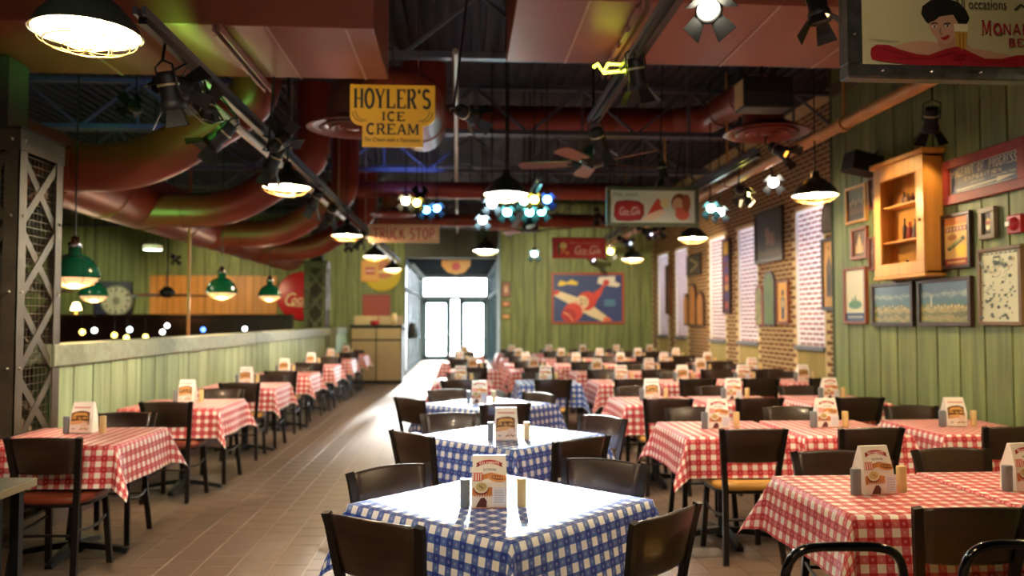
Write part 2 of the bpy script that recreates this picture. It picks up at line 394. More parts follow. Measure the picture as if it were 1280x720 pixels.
for y, z in vis: link('brick', b1, wb, (XB, y, z))
rest = MB()
for y, z in allb:
    if (y, z) in vs_: continue
    j = random.uniform(-.002, .002); rest.box(XB-.003+j*.5, XB+.005, y-BL/2+.013, y+BL/2-.013, z, z+CH-.018)
ro = rest.build('brick_field', BRICK, wb); ro['kind'] = 'stuff'
ND = .03
for k, c in enumerate(niche):
    w = MB(); w.box(XB+ND, XB+.3, c-NW, c+NW, NZ0, NZ1)
    for yy in (c-NW, c+NW-.012): w.box(XB-.004, XB+ND, yy, yy+.012, NZ0, NZ1)
    wn = struct(w.build('window_%d' % (k+1), MORT2))
    s_ = MB(); s_.bev(XB-.05, XB+.1, c-NW-.02, c+NW+.02, NZ0-.06, NZ0, .008); s_.build('sill', mat('blue_grey_sill', (120, 128, 140), .5, 0, .1), wn)
    cor = MB()
    for i in range(14): yy = c-NW+.01+i*.062; cor.sweep([(XB+.02, yy+.03, 0), (XB+.02, yy+.03, NZ0-.06)], .026, 6)
    cor.build('corrugated_panel', mat('olive_corrugated', (176, 160, 104), .5, .2, .15, (10, 10, 1)), wn)
    nb = []; r_ = 0
    while NZ0+r_*CH+CH < NZ1-.01:
        y = c-NW+(.006 if r_ % 2 else BL/2+.006)+.1
        z = NZ0+.004+r_*CH
        a = c-NW+.014; off = BL/2 if r_ % 2 else 0; yy = a
        first = BL-off if off else BL
        seg = []
        e = a+first
        while yy < c+NW-.02:
            e = min(e, c+NW-.014)
            if e-yy > .04: seg.append((yy+.015, e-.015))
            yy = e; e = yy+BL
        nb += [(p, q, z) for p, q in seg]; r_ += 1
    if k < 2:
        cache = {}
        for p, q, z in nb:
            L_ = round(q-p, 3)
            if L_ not in cache:
                m_ = MB(); m_.bev(-.003, .005, -L_/2, L_/2, 0, CH-.024, .002); cache[L_] = bpy.data.meshes.new('brick'); cache[L_].from_pydata(m_.v, [], m_.f); cache[L_].materials.append(BRICK2)
            link('brick', cache[L_], wn, (XB+ND, (p+q)/2, z))
    else:
        m_ = MB()
        for p, q, z in nb: m_.box(XB+ND-.003+random.uniform(-.001, .001), XB+ND+.003, p, q, z, z+CH-.024)
        o = m_.build('brick_field', BRICK2, wn); o['kind'] = 'stuff'
# far plank wall
w = MB(); w.box(.96, XB+.3, YF, YF+.15, -.2, ZC+.1); w.box(.96, 1.1, YF+.15, 22, -.2, ZC+.1)
wf = struct(w.build('wall_far', GROOVE)); planks(wf, 13, .297, .28, 0, 4.45, .96, 'x', YF, GREENP)
# left far wall (bar room + end of dining room)
w = MB(); w.box(-13.3, -1.52, YL, YL+.15, -.2, ZC+.1)
wl = struct(w.build('wall_far_left', GROOVE)); planks(wl, 38, .31, .292, 0, 4.45, -1.53-38*.31, 'x', YL, GREENP)
# header over the entry corridor
w = MB(); w.box(-1.55, 1.0, YL, YL+.15, 3.2, ZC+.1); w.box(.96, 1.1, YL, YL+.15, -.2, 3.25); w.box(1.0, 1.15, 20.1, YL+.1, -.2, ZC+.1); struct(w.build('wall_header', mat('header_paint', (96, 96, 84), .7)))
# entry corridor glazing
FR = mat('teal_window_frame', (26, 40, 42), .7, 0, spec=.1); FRL = mat('pale_window_frame', (60, 64, 58), .7, spec=.1)
def glazing(name, x, y0, y1, n):
    b = MB(); st = (y1-y0)/n
    for i in range(n+1): yy = y0+i*st; b.box(x-.05, x+.05, yy-.05, yy+.05, 0, 3.2)
    for z in (.0, 2.3, 3.08): b.box(x-.045, x+.045, y0, y1, z, z+.12)
    o = struct(b.build(name, FR))
    for i in range(n):
        for z0, z1 in ((.12, 2.3), (2.42, 3.08)):
            p = MB(); p.box(x-.004, x+.004, y0+i*st+.05, y0+(i+1)*st-.05, z0, z1); p.build('pane', GLASS, o)
glazing('window_6', -1.56, YL+.2, 30.0, 5); glazing('window_7', 1.02, YL+.2, 30.0, 5)
b = MB()
for x0, x1 in ((-1.56, -1.42), (-.46, -.40), (-.10, -.04), (.92, 1.06)): b.box(x0, x1, 29.95, 30.05, 0, 3.2)
for x0, x1, z0, z1 in ((-1.5, 1.0, 2.28, 2.42), (-1.5, 1.0, 3.08, 3.2), (-.4, -.1, 0, .08)): b.box(x0, x1, 29.95, 30.05, z0, z1)
tr = struct(b.build('window_8', FRL))
p = MB(); p.box(-1.42, .92, 29.99, 30.01, 2.42, 3.08); p.build('pane', GLASS, tr); p = MB(); p.box(-.40, -.10, 29.99, 30.01, .08, 2.28); p.build('pane', GLASS, tr)
for k, (x0, x1) in enumerate(((-1.42, -.46), (-.04, .92))):
    b = MB(); b.box(x0, x0+.12, 29.94, 30.04, .01, 2.28); b.box(x1-.12, x1, 29.94, 30.04, .01, 2.28); b.box(x0, x1, 29.94, 30.04, 2.14, 2.28); b.box(x0, x1, 29.94, 30.04, .01, .2)
    d = struct(b.build('door_%d' % (k+1), FR)); p = MB(); p.box(x0+.12, x1-.12, 29.98, 30.0, .2, 2.14); p.build('pane', GLASS, d)
    hx = x1-.06 if k == 0 else x0+.06
    p = MB(); p.sweep([(hx, 29.93, .95), (hx, 29.88, .95), (hx, 29.88, 1.25), (hx, 29.93, 1.25)], .015, 8); p.build('door_handle', CHROME, d)
b = MB(); b.box(-1.36, -1.3, 21.5, 30, 3.0, 3.06); struct(b.build('trim_2', FRL))

# low green wall between dining room and bar room
w = MB(); w.box(-3.14, -3.03, 6.1, YL-.02, 0, 1.2)
lw = struct(w.build('wall_low', GROOVE)); planks(lw, 47, .331, .31, .0, 1.17, 6.12, 'y', -3.03, GREENL, .018, 'board', 1)
for ya, yb in ((6.1, 11.9), (11.91, 17.9), (17.91, YL-.04)):
    c_ = MB(); c_.bev(-3.2, -2.985, ya, yb, 1.17, 1.34, .01); c_.build('cap_board', CAPM, lw)
b = MB(); b.box(-3.03, -3.0, 6.1, YL-.1, 0, .13); struct(b.build('baseboard_left', mat('mauve_base', (92, 74, 72), .6)))

# ================================================================ FURNITURE
def chair_proto(name, seatM):
    root = empty(name)
    b = MB(); slab(b, [(x, y*.96) for x, y in rbox(.43, .43, .13, 5)], [(.93, .445), (1, .455), (1, .475), (.96, .49), (.8, .497)]); b.build('seat', seatM, root)
    b = MB(); slab(b, rbox(.42, .41, .13, 4), [(.9, .425), (.98, .43), (.98, .446)]); b.build('seat_frame', BLACK, root)
    sec = [(-.017, -.011), (.017, -.011), (.017, .011), (-.017, .011)]
    for s_ in (-1, 1):
        b = MB(); b.sweep([(s_*.185, -.26, .0), (s_*.170, -.215, .25), (s_*.163, -.195, .45), (s_*.178, -.215, .60), (s_*.199, -.25, .80), (s_*.205, -.262, .842)], 1, mi=0, smooth=False, sec=sec, upv=(0, 1, 0))
        lg = b.build('leg', POST, root)
        f = MB(); f.lathe([(0, 0), (.012, 0), (.012, .012), (0, .012)], 8, (s_*.185, -.26, -.001)); f.build('glide', CHROME, lg)
        b = MB(); b.sweep([(s_*.190, .19, .0), (s_*.178, .165, .25), (s_*.17, .15, .435)], 1, smooth=False, sec=sec, upv=(0, 1, 0)); lg = b.build('leg', POST, root)
        f = MB(); f.lathe([(0, 0), (.012, 0), (.012, .012), (0, .012)], 8, (s_*.19, .19, -.001)); f.build('glide', CHROME, lg)
        b = MB(); b.sweep([(s_*.171, -.21, .30), (s_*.185, -.1, .285), (s_*.188, .03, .285), (s_*.176, .16, .31)], .009, 6); b.build('stretcher', POST, root)
    b = MB(); b.sweep([(-.171, -.212, .27), (0, -.2, .27), (.171, -.212, .27)], .009, 6); b.build('stretcher', POST, root)
    # curved wooden back panel
    n = 8; vs = []
    for zi, (z, hw, y0) in enumerate(((.628, .168, -.214), (.64, .17, -.216), (.73, .182, -.235), (.826, .192, -.255), (.838, .192, -.257))):
        for i in range(n+1):
            u = i/n*2-1; dip = .006 if zi in (0, 4) else 0
            vs.append((u*hw, y0-.03*(1-u*u)-.009+dip, z+(.010*(1-u*u) if zi > 2 else 0)))
        for i in range(n+1):
            u = i/n*2-1; dip = .006 if zi in (0, 4) else 0
            vs.append((u*hw, y0-.03*(1-u*u)+.009-dip, z+(.010*(1-u*u) if zi > 2 else 0)))
    fs = []; m_ = n+1
    for k in range(4):
        for i in range(n):
            a = k*2*m_+i; fs.append((a, a+1, a+1+2*m_, a+2*m_)); c_ = a+m_; fs.append((c_+1, c_, c_+2*m_, c_+1+2*m_))
        a = k*2*m_; fs.append((a+m_, a, a+2*m_, a+3*m_)); a += n; fs.append((a, a+m_, a+3*m_, a+2*m_))
    for i in range(n): fs.append((m_+i, m_+i+1, i+1, i)); a = 8*m_+i; fs.append((a, a+1, a+1+m_, a+m_))
    b = MB(); b.add(vs, fs, 0, False)
    for k, f in enumerate(b.f): b.sm[k] = True
    o = b.build('backrest', WOOD, root)
    return make_tree(root)
CH_T = chair_proto('dining_chair', TAN); CH_B = chair_proto('dining_chair', BRN)
used = set()
def take(proto):
    if id(proto[0]) not in used: used.add(id(proto[0])); return proto[0]
    return copy_tree(proto)
def chair(x, y, deg, label, group, proto=None):
    """deg: heading of the sitter; 0 = sitter faces +y (backrest towards the camera)"""
    o = take(proto or CH_T); o.location = (x, y, 0); o.rotation_euler = (0, 0, R(deg)); tag(o, label, 'chair', group); return o

def table_proto(ax, ay):
    root = empty('dining_table')
    b = MB(); slab(b, rbox(2*ax, 2*ay, .03, 3), [(.985, .725), (1, .735), (1, .752), (.985, .758)]); b.build('tabletop', TOPM, root)
    b = MB(); b.lathe([(.0, .725), (.13, .725), (.13, .712), (.04, .70), (.038, .10), (.055, .06), (.055, .02), (0, .02)], 16); b.build('column', BLACK, root)
    for k in range(4):
        a = k*pi/2
        b = MB(); b.sweep([(.03*cos(a), .03*sin(a), .07), (.16*cos(a), .16*sin(a), .055), (.30*cos(a), .30*sin(a), .03), (.335*cos(a), .335*sin(a), .02)], [1, .9, .75, .7], smooth=False, sec=[(-.035, -.02), (.035, -.02), (.026, .02), (-.026, .02)]); b.build('foot', BLACK, root)
    return make_tree(root)
def cloth_mesh(ax, ay, h, seed, M, free=(1, 1)):   # free: is the left / right side clear of a neighbour
    rnd = random.Random(seed); zt = .7632
    ph = [rnd.uniform(0, 6.28) for _ in range(8)]; am = [rnd.uniform(.2, .36) for _ in range(4)]
    def coords(a): 
        k = 9; top = 8
        return [-a-h+h*i/k for i in range(k)]+[-a+2*a*i/top for i in range(top+1)]+[a+h*(i+1)/k for i in range(k)]
    U_, V_ = coords(ax), coords(ay); vs = []; uv = []
    for v in V_:
        for u in U_:
            s_ = max(0, abs(u)-ax); t_ = max(0, abs(v)-ay); sx = 1 if u > 0 else -1; sy = 1 if v > 0 else -1
            r0 = .008
            if s_ == 0 and t_ == 0: x, y, z = u, v, zt
            elif t_ == 0:
                fl_ = (.13+.05*sin(v*9+ph[0 if sx > 0 else 1])) if free[sx > 0] else .03; d = s_
                x = sx*(ax+r0+fl_*d); y = v; z = zt-d*sqrt(1-fl_*fl_)
            elif s_ == 0:
                fl_ = .13+.05*sin(u*9+ph[2 if sy > 0 else 3]); d = t_
                y = sy*(ay+r0+fl_*d); x = u; z = zt-d*sqrt(1-fl_*fl_)
            else:
                r = hypot(s_, t_); f = atan2(t_, s_); c_ = (1 if sx > 0 else 0)+(2 if sy > 0 else 0)
                q = .13+(am[c_])*sin(2*f)**1.4*(.75+.25*min(1, r/h)); q = min(q, .8)
                fr_ = free[sx > 0]; fx = (.13+.05*sin(sy*ay*9+ph[0 if sx > 0 else 1])) if fr_ else .03; fy = .13+.05*sin(sx*ax*9+ph[2 if sy > 0 else 3])
                base = fx*cos(f)**2+fy*sin(f)**2; q = base+(q-.13)
                x = sx*(ax+(r0*cos(f))+(q*r*cos(f) if fr_ else .03*r*cos(f))); y = sy*(ay+r0*sin(f)+q*r*sin(f)); z = zt-r*sqrt(max(.05, 1-q*q))
            vs.append((x, y, z)); uv.append((u, v))
    n = len(U_); m = len(V_)
    b = MB(); b.add(vs, [(j*n+i, j*n+i+1, (j+1)*n+i+1, (j+1)*n+i) for j in range(m-1) for i in range(n-1)], 0, True)
    b.uv = uv; o = b.build('tablecloth', M); me = o.data; bpy.data.objects.remove(o); return me
TBL = {'s': (.362, .40), 'l': (.42, .42), 'b': (.45, .45)}
TPR = {k: table_proto(*v) for k, v in TBL.items()}
CLO = {}
for i in range(3):
    for fr_ in ((1, 0), (0, 0), (0, 1), (1, 1)): CLO['s', i, 0, fr_] = cloth_mesh(.362, .40, .26, 11*i+1, RED, fr_)
    CLO['l', i, 0, (0, 1)] = cloth_mesh(.42, .42, .25, 11*i+3, RED, (0, 1))
    CLO['b', i, 1, (1, 1)] = cloth_mesh(.45, .45, .25, 40+i, BLUE)
CLO['s', 0, 1, (1, 1)] = cloth_mesh(.362, .40, .26, 50, BLUE)

# --- menu tents, two printed variants
def tent_proto(kind):
    root = empty('menu_card'); w, h, dp = .072, .208, .048
    th = .0015; b = MB()
    for s_ in (-1, 1):
        b.add([(-w, s_*dp, 0), (w, s_*dp, 0), (w, s_*(dp-.004), .10), (-w, s_*(dp-.004), .10), (w*.92, s_*.008, h-.004), (-w*.92, s_*.008, h-.004)], [(0, 1, 2, 3), (3, 2, 4, 5)][::1])
    b.add([(-w*.92, -.008, h-.004), (w*.92, -.008, h-.004), (w*.92, .008, h-.004), (-w*.92, .008, h-.004)], [(0, 1, 2, 3)])
    for s_ in (-1, 1): b.add([(s_*w, -dp, 0), (s_*w, dp, 0), (s_*w, dp-.004, .1), (s_*w*.92, .008, h-.004), (s_*w*.92, -.008, h-.004), (s_*w, -dp+.004, .1)], [(0, 1, 2, 3, 4, 5)])
    b.add([(-w, -dp, .001), (w, -dp, .001), (w, dp, .001), (-w, dp, .001)], [(0, 1, 2, 3)])
    b.build('card', CARD, root)
    a = Art(2*w*.99, h-.01, CARD)
    if kind == 'catering':
        a.poly((190, 40, 44), [(.16, .80), (.3, .83), (.5, .845), (.7, .83), (.84, .80), (.84, .88), (.7, .91), (.5, .925), (.3, .91), (.16, .88)])
        a.poly((150, 26, 32), [(.1, .78), (.2, .80), (.2, .87), (.1, .86), (.13, .82)]); a.poly((150, 26, 32), [(.9, .78), (.8, .80), (.8, .87), (.9, .86), (.87, .82)])
        caps(a, (250, 240, 235), 'CELEBRATE', .2, .842, .8, .888, .26, .2, serif=False); caps(a, (90, 80, 90), 'CATERING', .32, .72, .70, .755, .22, .18, serif=False)
        a.poly((214, 132, 72), [(.02, .20), (.98, .22), (.98, .62), (.55, .68), (.02, .60)])
        a.rect((214, 80, 70), .02, .52, .3, .68)
        for i in range(4): a.rect((244, 224, 214), .03+i*.07, .53, .06+i*.07, .67)
        a.ell((226, 150, 84), .72, .58, .27, .075, rot=-.12); a.ell((150, 84, 40), .74, .585, .22, .045, rot=-.12)
        for i in range(6): a.ell((232, 170, 96), .56+i*.07, .60-i*.004, .022, .018, 8)
        a.ell((150, 60, 50), .27, .37, .21, .115); a.ell((244, 232, 200), .27, .40, .20, .115); a.ell((214, 190, 128), .27, .41, .155, .085)
        for i in range(14): a.ell([(120, 140, 60), (226, 206, 150), (190, 96, 70)][i % 3], .17+.2*((i*37) % 10)/10, .36+.1*((i*53) % 10)/10, .02, .012, 7)
        a.poly((248, 238, 228), [(.02, .02), (.98, .02), (.98, .2), (.02, .22)])
        for i in range(14): a.poly((248, 238, 228), [(.02+i*.07, .2), (.055+i*.07, .27), (.09+i*.07, .2)])
        a.poly((96, 48, 44), [(.12, .02), (.42, .02), (.43, .14), (.36, .21), (.26, .2), (.18, .11)])
        a.rect((240, 240, 246), .58, .06, .96, .42)
        for i in range(8): a.rect((176, 176, 196), .63, .1+i*.036, .91, .11+i*.036)
        a.rect((222, 130, 100), .02, .0, .98, .014)
    else:
        for i in range(13): a.rect((206, 92, 78), .1+i*.062, .82, .1+i*.062+.042, .865)
        a.poly((120, 70, 44), [(.04, .66), (.3, .72), (.6, .735), (.88, .68), (.88, .28), (.04, .28)])
        a.poly((214, 158, 84), [(.1, .47), (.14, .62), (.26, .67), (.7, .67), (.8, .6), (.83, .47)]); a.poly((96, 60, 30), [(.14, .44), (.82, .44), (.8, .56), (.6, .59), (.3, .58), (.16, .54)])
        for i in range(11): a.ell([(196, 140, 60), (226, 176, 96), (110, 100, 40), (150, 70, 36)][i % 4], .2+i*.056, .50+.025*sin(i*2.1), .035, .028, 8)
        a.poly((226, 170, 110), [(.06, .30), (.86, .30), (.86, .40), (.5, .44), (.06, .40)])
        a.poly((244, 226, 214), [(.02, .02), (.92, .02), (.92, .28), (.5, .31), (.02, .28)]); a.ell((236, 210, 190), .68, .28, .16, .1)
        for i in range(6): a.ell([(170, 90, 60), (120, 110, 60), (210, 160, 90)][i % 3], .5+i*.07, .13+.03*(i % 2), .035, .03, 8)
        a.rect((150, 160, 170), .12, .13, .26, .17)
    # lay the flat print on the sloping front face
    for i, (x, y, z) in enumerate(a.mb.v):
        zz = z+.004
        if zz <= .10: yy = -dp+.004*zz/.10; sx = 1
        else: q = (zz-.10)/(h-.104); yy = -dp+.004+(dp-.012)*q; sx = 1-.08*q
        a.mb.v[i] = (x*sx, yy+y-.0008, zz)
    a.build('printed_face', root)
    return make_tree(root)
TENT = {k: tent_proto(k) for k in ('catering', 'sandwich')}
def shaker_proto(name, M):
    b = MB(); slab(b, rbox(.040, .034, .011, 3), [(.9, 0), (1, .004), (1, .108), (.93, .113)])
    o = b.build(name, M); return o.data, o
SHG, _a = shaker_proto('salt_shaker', GREY); SHY, _b2 = shaker_proto('pepper_shaker', YEL)
bpy.data.objects.remove(_a); bpy.data.objects.remove(_b2)

def clear_poly_side(*a): pass
ZT = .7642
def setting(x, y, kind, color, where, short, rz=0, menu=None, seed=0, tent=None, trz=0, front=True, back=True, sm=None, free=(1, 1), cdx=0):
    t = take(TPR[kind]); t.location = (x, y, 0); t.rotation_euler = (0, 0, rz)
    cw = 'red' if color == 0 else 'blue'
    tag(t, 'pedestal table under the %s cloth, %s' % (cw, where), 'table', 'dining tables')
    c_ = link('tablecloth', CLO[kind, seed % 3 if (kind, seed % 3, color, free) in CLO else 0, color, free], None, (x, y, 0), rz)
    tag(c_, '%s and white checked cloth, %s' % (cw, where), 'tablecloth', '%s checked tablecloths' % cw)
    mx, my = menu if menu else (x-.03, y-.02)
    k = tent or ('catering' if seed % 2 == 0 else 'sandwich')
    m = take(TENT[k]); m.location = (mx, my, ZT); m.rotation_euler = (0, 0, R(trz)); tag(m, ('%s menu tent card, %s' % ('catering' if k == 'catering' else 'sandwich picture', where)), 'menu card', 'menu cards on the tables')
    a = R(trz); dx = .10
    s1 = link('salt_shaker', SHG, None, (mx-dx*cos(a), my-dx*sin(a)-.03, ZT), a); tag(s1, 'grey square shaker left of menu card, %s' % where, 'shaker', 'grey shakers')
    s2 = link('pepper_shaker', SHY, None, (mx+(dx+.03)*cos(a), my+(dx+.02)*sin(a)-.02, ZT), a); tag(s2, 'cream square shaker right of menu card, %s' % where, 'shaker', 'cream shakers')
    if kind != 'b' or rz == 0:
        gd = 'chairs at the %s tables' % ('aisle' if x < -1 else 'centre and right')
        if front: chair(x+cdx+random.uniform(-.05, .02), y-TBL[kind][1]-.0+.03-.0+.02, random.uniform(-4, 4), 'dark chair, near side of table, %s' % short, gd, CH_B if sm == 'b' else CH_T)
        if back: chair(x+cdx+random.uniform(-.07, .04), y+TBL[kind][1]-.05, 180+random.uniform(-5, 5), 'dark chair, far side of table, %s' % short, gd, CH_T)
ORD = ['first', 'second', 'third', 'fourth', 'fifth', 'sixth', 'seventh', 'eighth']
# left row along the low wall
for k in range(7):
    y = 5.42+k*2.035; w_ = '%s from camera along the low green wall' % ORD[k]
    setting(-2.50, y, 'l', 0, w_, w_, seed=k+1 if k else 1, menu=(-2.53, y+.16), sm='b' if k in (0, 1) else None, tent='sandwich' if k < 4 else None, free=(0, 1), cdx=.11)
# three blue diamonds
def diamond(cx, cy, k, menu, chairs, tent, trz):
    n = ['nearest', 'middle', 'farthest'][k]; w_ = '%s of the three diamond-set blue tables' % n
    setting(cx, cy, 'b', 1, w_, w_, rz=R(45), menu=menu, seed=k, tent=tent, trz=trz)
    for (x, y, deg, lab) in chairs: chair(x, y, deg, 'dark chair, %s side of the %s diamond-set blue table' % (lab, n), 'chairs round the diamond tables')
def bc(bx, by, deg):     # chair placed by the middle of its back top
    a = R(deg); return (bx-(-sin(a))*-.27*-1, by-cos(a)*-.27, deg)
def CB(bx, by, deg, lab):
    a = R(deg); fx, fy = -sin(a), cos(a); return (bx+fx*.27, by+fy*.27, deg, lab)
diamond(.17, 3.36, 0, (.115, 3.30), [CB(-.31, 2.77, -34, 'near left'), CB(.735, 2.81, 43, 'near right'), CB(-.335, 3.75, -144, 'far left'), CB(.69, 3.86, 150, 'far right')], 'catering', -2)
diamond(.31, 5.28, 1, (.283, 5.09), [CB(-.31, 4.86, -50, 'near left'), CB(.70, 4.58, 34, 'near right'), CB(-.08, 5.86, 185, 'far left'), CB(1.0, 5.62, 130, 'far right')], 'sandwich', 0)
diamond(.24, 7.28, 2, (.165, 7.33), [CB(-.46, 6.99, -50, 'near left'), CB(.36, 6.52, 14, 'near right'), CB(-.13, 7.88, -160, 'far left'), CB(.73, 7.42, 128, 'far right')], 'catering', 0)
# right block
R1 = [(1.87, 3.43, 'aisle column', (1.805, 3.44)), (2.62, 3.47, 'second column', (2.51, 3.47))]
for i, (x, y, cn, mn) in enumerate(R1): setting(x, y, 's', 0, 'right block, first row, %s' % cn, 'right block, first row, %s' % cn, seed=0, menu=mn, tent='catering', trz=8, free=(1-i, 0))
COLS3 = [(1.82, 'aisle column'), (2.60, 'middle column'), (3.54, 'wall column')]
for r_, y in enumerate((5.52, 7.46)):
    for i, (x, cn) in enumerate(COLS3):
        w_ = 'right block, %s row, %s' % (ORD[r_+1], cn)
        setting(x, y, 's', 0, w_, w_, seed=i+1, menu=(x-.03, y+.02), tent='sandwich' if (r_ == 0 and i == 2) or (r_ == 1 and i == 0) else 'catering', trz=random.uniform(-4, 4), free=((1, 0), (0, 1), (1, 0))[i])
COLS4 = [(1.98, 'aisle column'), (2.74, 'second column'), (3.5, 'third column'), (4.26, 'brick wall column')]
for r_, y in enumerate((9.75, 11.5, 13.6, 15.65, 17.85)):
    for i, (x, cn) in enumerate(COLS4):
        w_ = 'right block, %s row, %s' % (ORD[r_+3], cn)
        setting(x, y, 's', 0, w_, w_, seed=i+r_, free=((1, 0), (0, 0), (0, 0), (0, 1))[i])
CEN = [(.02, 9.75, 0), (.2, 12.1, 0), (0.0, 14.5, 0), (.1, 17.4, 0)]
for k, (x, y, c) in enumerate(CEN): w_ = 'centre left column, %s behind the diamonds' % ORD[k]; setting(x, y, 's', c, w_, w_, seed=k)
CEN2 = [(1.05, 9.75, 1), (1.12, 12.1, 0), (1.13, 13.8, 0), (1.15, 15.7, 0), (1.15, 17.9, 0)]
for k, (x, y, c) in enumerate(CEN2): w_ = 'centre right column, %s behind the diamonds' % ORD[k]; setting(x, y, 's', c, w_, w_, seed=k)

# bentwood style tube chairs at the bottom edge
def hoop_chair(x, y, label):
    root = empty('hoop_back_chair', (x, y, 0)); root.rotation_euler.z = R(-3)
    b = MB(); pts = []
    for i in range(25):
        t_ = i/24*pi; e = 4.6; cx = -cos(t_); sx_ = sin(t_)
        X = .185*math.copysign(abs(cx)**(2/e), cx); Z = .60+.235*abs(sx_)**(2/e)
        pts.append((X, -.19-.06*(Z-.45)/.4, Z))
    path = [(-.17, -.24, .0), (-.18, -.2, .3)]+pts+[(.18, -.2, .3), (.17, -.24, .0)]
    b.sweep(path, .0145, 12); b.build('back_hoop', GLOSSB, root)
    b = MB(); slab(b, rbox(.40, .40, .18, 5), [(.95, .44), (1, .45), (1, .47), (.93, .485)]); b.build('seat', TAN, root)
    for s_ in (-1, 1): b = MB(); b.sweep([(s_*.19, .2, 0), (s_*.165, .14, .44)], .0125, 10); b.build('leg', GLOSSB, root)
    b = MB(); b.sweep([(.16*cos(a), .16*sin(a)-.02, .24) for a in [2*pi*i/20 for i in range(21)]], .009, 8); b.build('stretcher', GLOSSB, root)
    tag(root, label, 'chair', 'glossy black hoop-back chairs')
hoop_chair(1.175, 2.63, 'glossy black hoop-back chair, left of the two at the bottom edge')
hoop_chair(1.73, 2.62, 'glossy black hoop-back chair, right of the two at the bottom edge')

# server stand bottom left
root = empty('server_stand', (-2.38, 3.35, 0)); tag(root, 'dark server stand with a grey top and brass edge, bottom left', 'stand')
b = MB(); slab(b, rbox(.74, 1.28, .03, 4), [(1, .735), (1, .768)]); b.build('edge_band', mat('brass_edge', (168, 150, 110), .3, .7), root)
b = MB(); slab(b, rbox(.72, 1.26, .03, 4), [(1, .767), (1, .771)]); b.build('top', mat('grey_green_top', (104, 104, 92), .3, .2, .1, (5, 5, 5)), root)
b = MB(); b.bev(-.34, .28, -.6, .5, .08, .735, .01); b.build('body', mat('charcoal_panel', (36, 38, 42), .5), root)
for i, (yy, zz) in enumerate(((.38, .6), (.22, .6), (.38, .2), (.22, .2))): b = MB(); b.lathe([(0, -.004), (.009, -.004), (.011, 0)], 8, (0, 0, 0)); o = b.build('bolt', CHROME, root, (.283, yy-.3, zz)); o.rotation_euler.y = R(90)
for sx_ in (-.3, .3):
    for sy_ in (-.58, .58): b = MB(); b.box(sx_-.02, sx_+.02, sy_-.02, sy_+.02, 0, .735); b.build('leg', BLACK, root)

# ================================================================ LATTICE COLUMNS
def lattice_column(x0, x1, y0, y1, name):
    root = struct(empty(name, ((x0+x1)/2, (y0+y1)/2, 0)))
    hx, hy = (x1-x0)/2, (y1-y0)/2; Ht = 2.82
    for sx_ in (-1, 1):
        for sy_ in (-1, 1):
            b = MB(); cx, cy = sx_*hx, sy_*hy
            b.box(min(cx, cx-sx_*.10), max(cx, cx-sx_*.10), min(cy, cy-sy_*.008), max(cy, cy-sy_*.008), 0, Ht)
            b.box(min(cx, cx-sx_*.008), max(cx, cx-sx_*.008), min(cy, cy-sy_*.10), max(cy, cy-sy_*.10), 0, Ht)
            p = b.build('corner_angle', STEEL, root)
            r_ = MB()
            for i in range(6):
                z = .15+i*.52
                for (px_, py_, ax_) in ((cx-sx_*.05, cy+sy_*.003, 'y'), (cx+sx_*.003, cy-sy_*.05, 'x')):
                    for st_, rr in ((0, .011), (.005, .007)):
                        pass
                    r_.lathe([(.0, -.008), (.012, -.004), (.012, .004), (0, .008)], 8, (px_, py_, z), axis='y')
            r_.build('rivet', mat('rivet_steel', (170, 165, 155), .3, .7), p)
    for sx_ in (-1, 1):      # faces towards +-x
        b = MB()
        for z in (0, Ht-.14): b.box(min(sx_*(hx+.005), sx_*(hx-.006)), max(sx_*(hx+.005), sx_*(hx-.006)), -hy-.004, hy+.004, z, z+.14)
        b.build('end_plate', STEEL, root)
        n = 5; st = (Ht-.28)/n
        for i in range(n):
            za = .14+i*st
            for a_, c_, dx in (((sx_*(hx-.012), -hy+.05, za), (sx_*(hx-.012), hy-.05, za+st), 0), ((sx_*(hx-.02), hy-.05, za), (sx_*(hx-.02), -hy+.05, za+st), 1)):
                b = MB(); b.bar(a_, c_, .006, .062, upv=(0, 1, 0)); b.build('lattice_bar', STEEL, root)
    for sy_ in (-1, 1):
        b = MB()
        for z in (0, Ht-.14): b.box(-hx+.001, hx-.001, min(sy_*(hy+.0045), sy_*(hy-.006)), max(sy_*(hy+.0045), sy_*(hy-.006)), z, z+.14)
        b.build('end_plate', STEEL, root)
        for i in range(n):
            za = .14+i*st
            for k, (a_, c_) in enumerate((((-hx+.05, sy_*(hy-.012), za), (hx-.05, sy_*(hy-.012), za+st)), ((hx-.05, sy_*(hy-.02), za), (-hx+.05, sy_*(hy-.02), za+st)))):
                b = MB(); b.bar(a_, c_, .006, .062, upv=(1, 0, 0)); b.build('lattice_bar', STEEL, root)
    b = MB(); gx = hx-.035; gy = hy-.035
    for sx_ in (-1, 1):
        y = -gy
        while y <= gy: b.bar((sx_*gx, y, .05), (sx_*gx, y, Ht-.05), .004); y += .055
        z = .08
        while z < Ht-.05: b.bar((sx_*gx, -gy, z), (sx_*gx, gy, z), .004); b.bar((-gx, sx_*gy, z), (gx, sx_*gy, z), .004); z += .055
        x = -gx
        while x <= gx: b.bar((x, sx_*gy, .05), (x, sx_*gy, Ht-.05), .004); x += .055
    b.build('wire_mesh', WIRE if False else mat('galvanised_wire', (104, 92, 70), .4, .6), root)['kind'] = 'stuff'
    b = MB(); b.bev(-.13, .13, -.13, .13, 0, 3.38 if y0 < 10 else 4.5, .01); b.build('core_post', mat('inner_post', (54, 50, 44), .7, 0, .2), root)
    b = MB(); b.box(-hx-.01, hx+.01, -hy-.01, hy+.01, Ht, Ht+.02); b.build('cap_plate', STEELD, root)
    return root
lattice_column(-3.62, -3.0, 5.60, 6.20, 'trim_column')
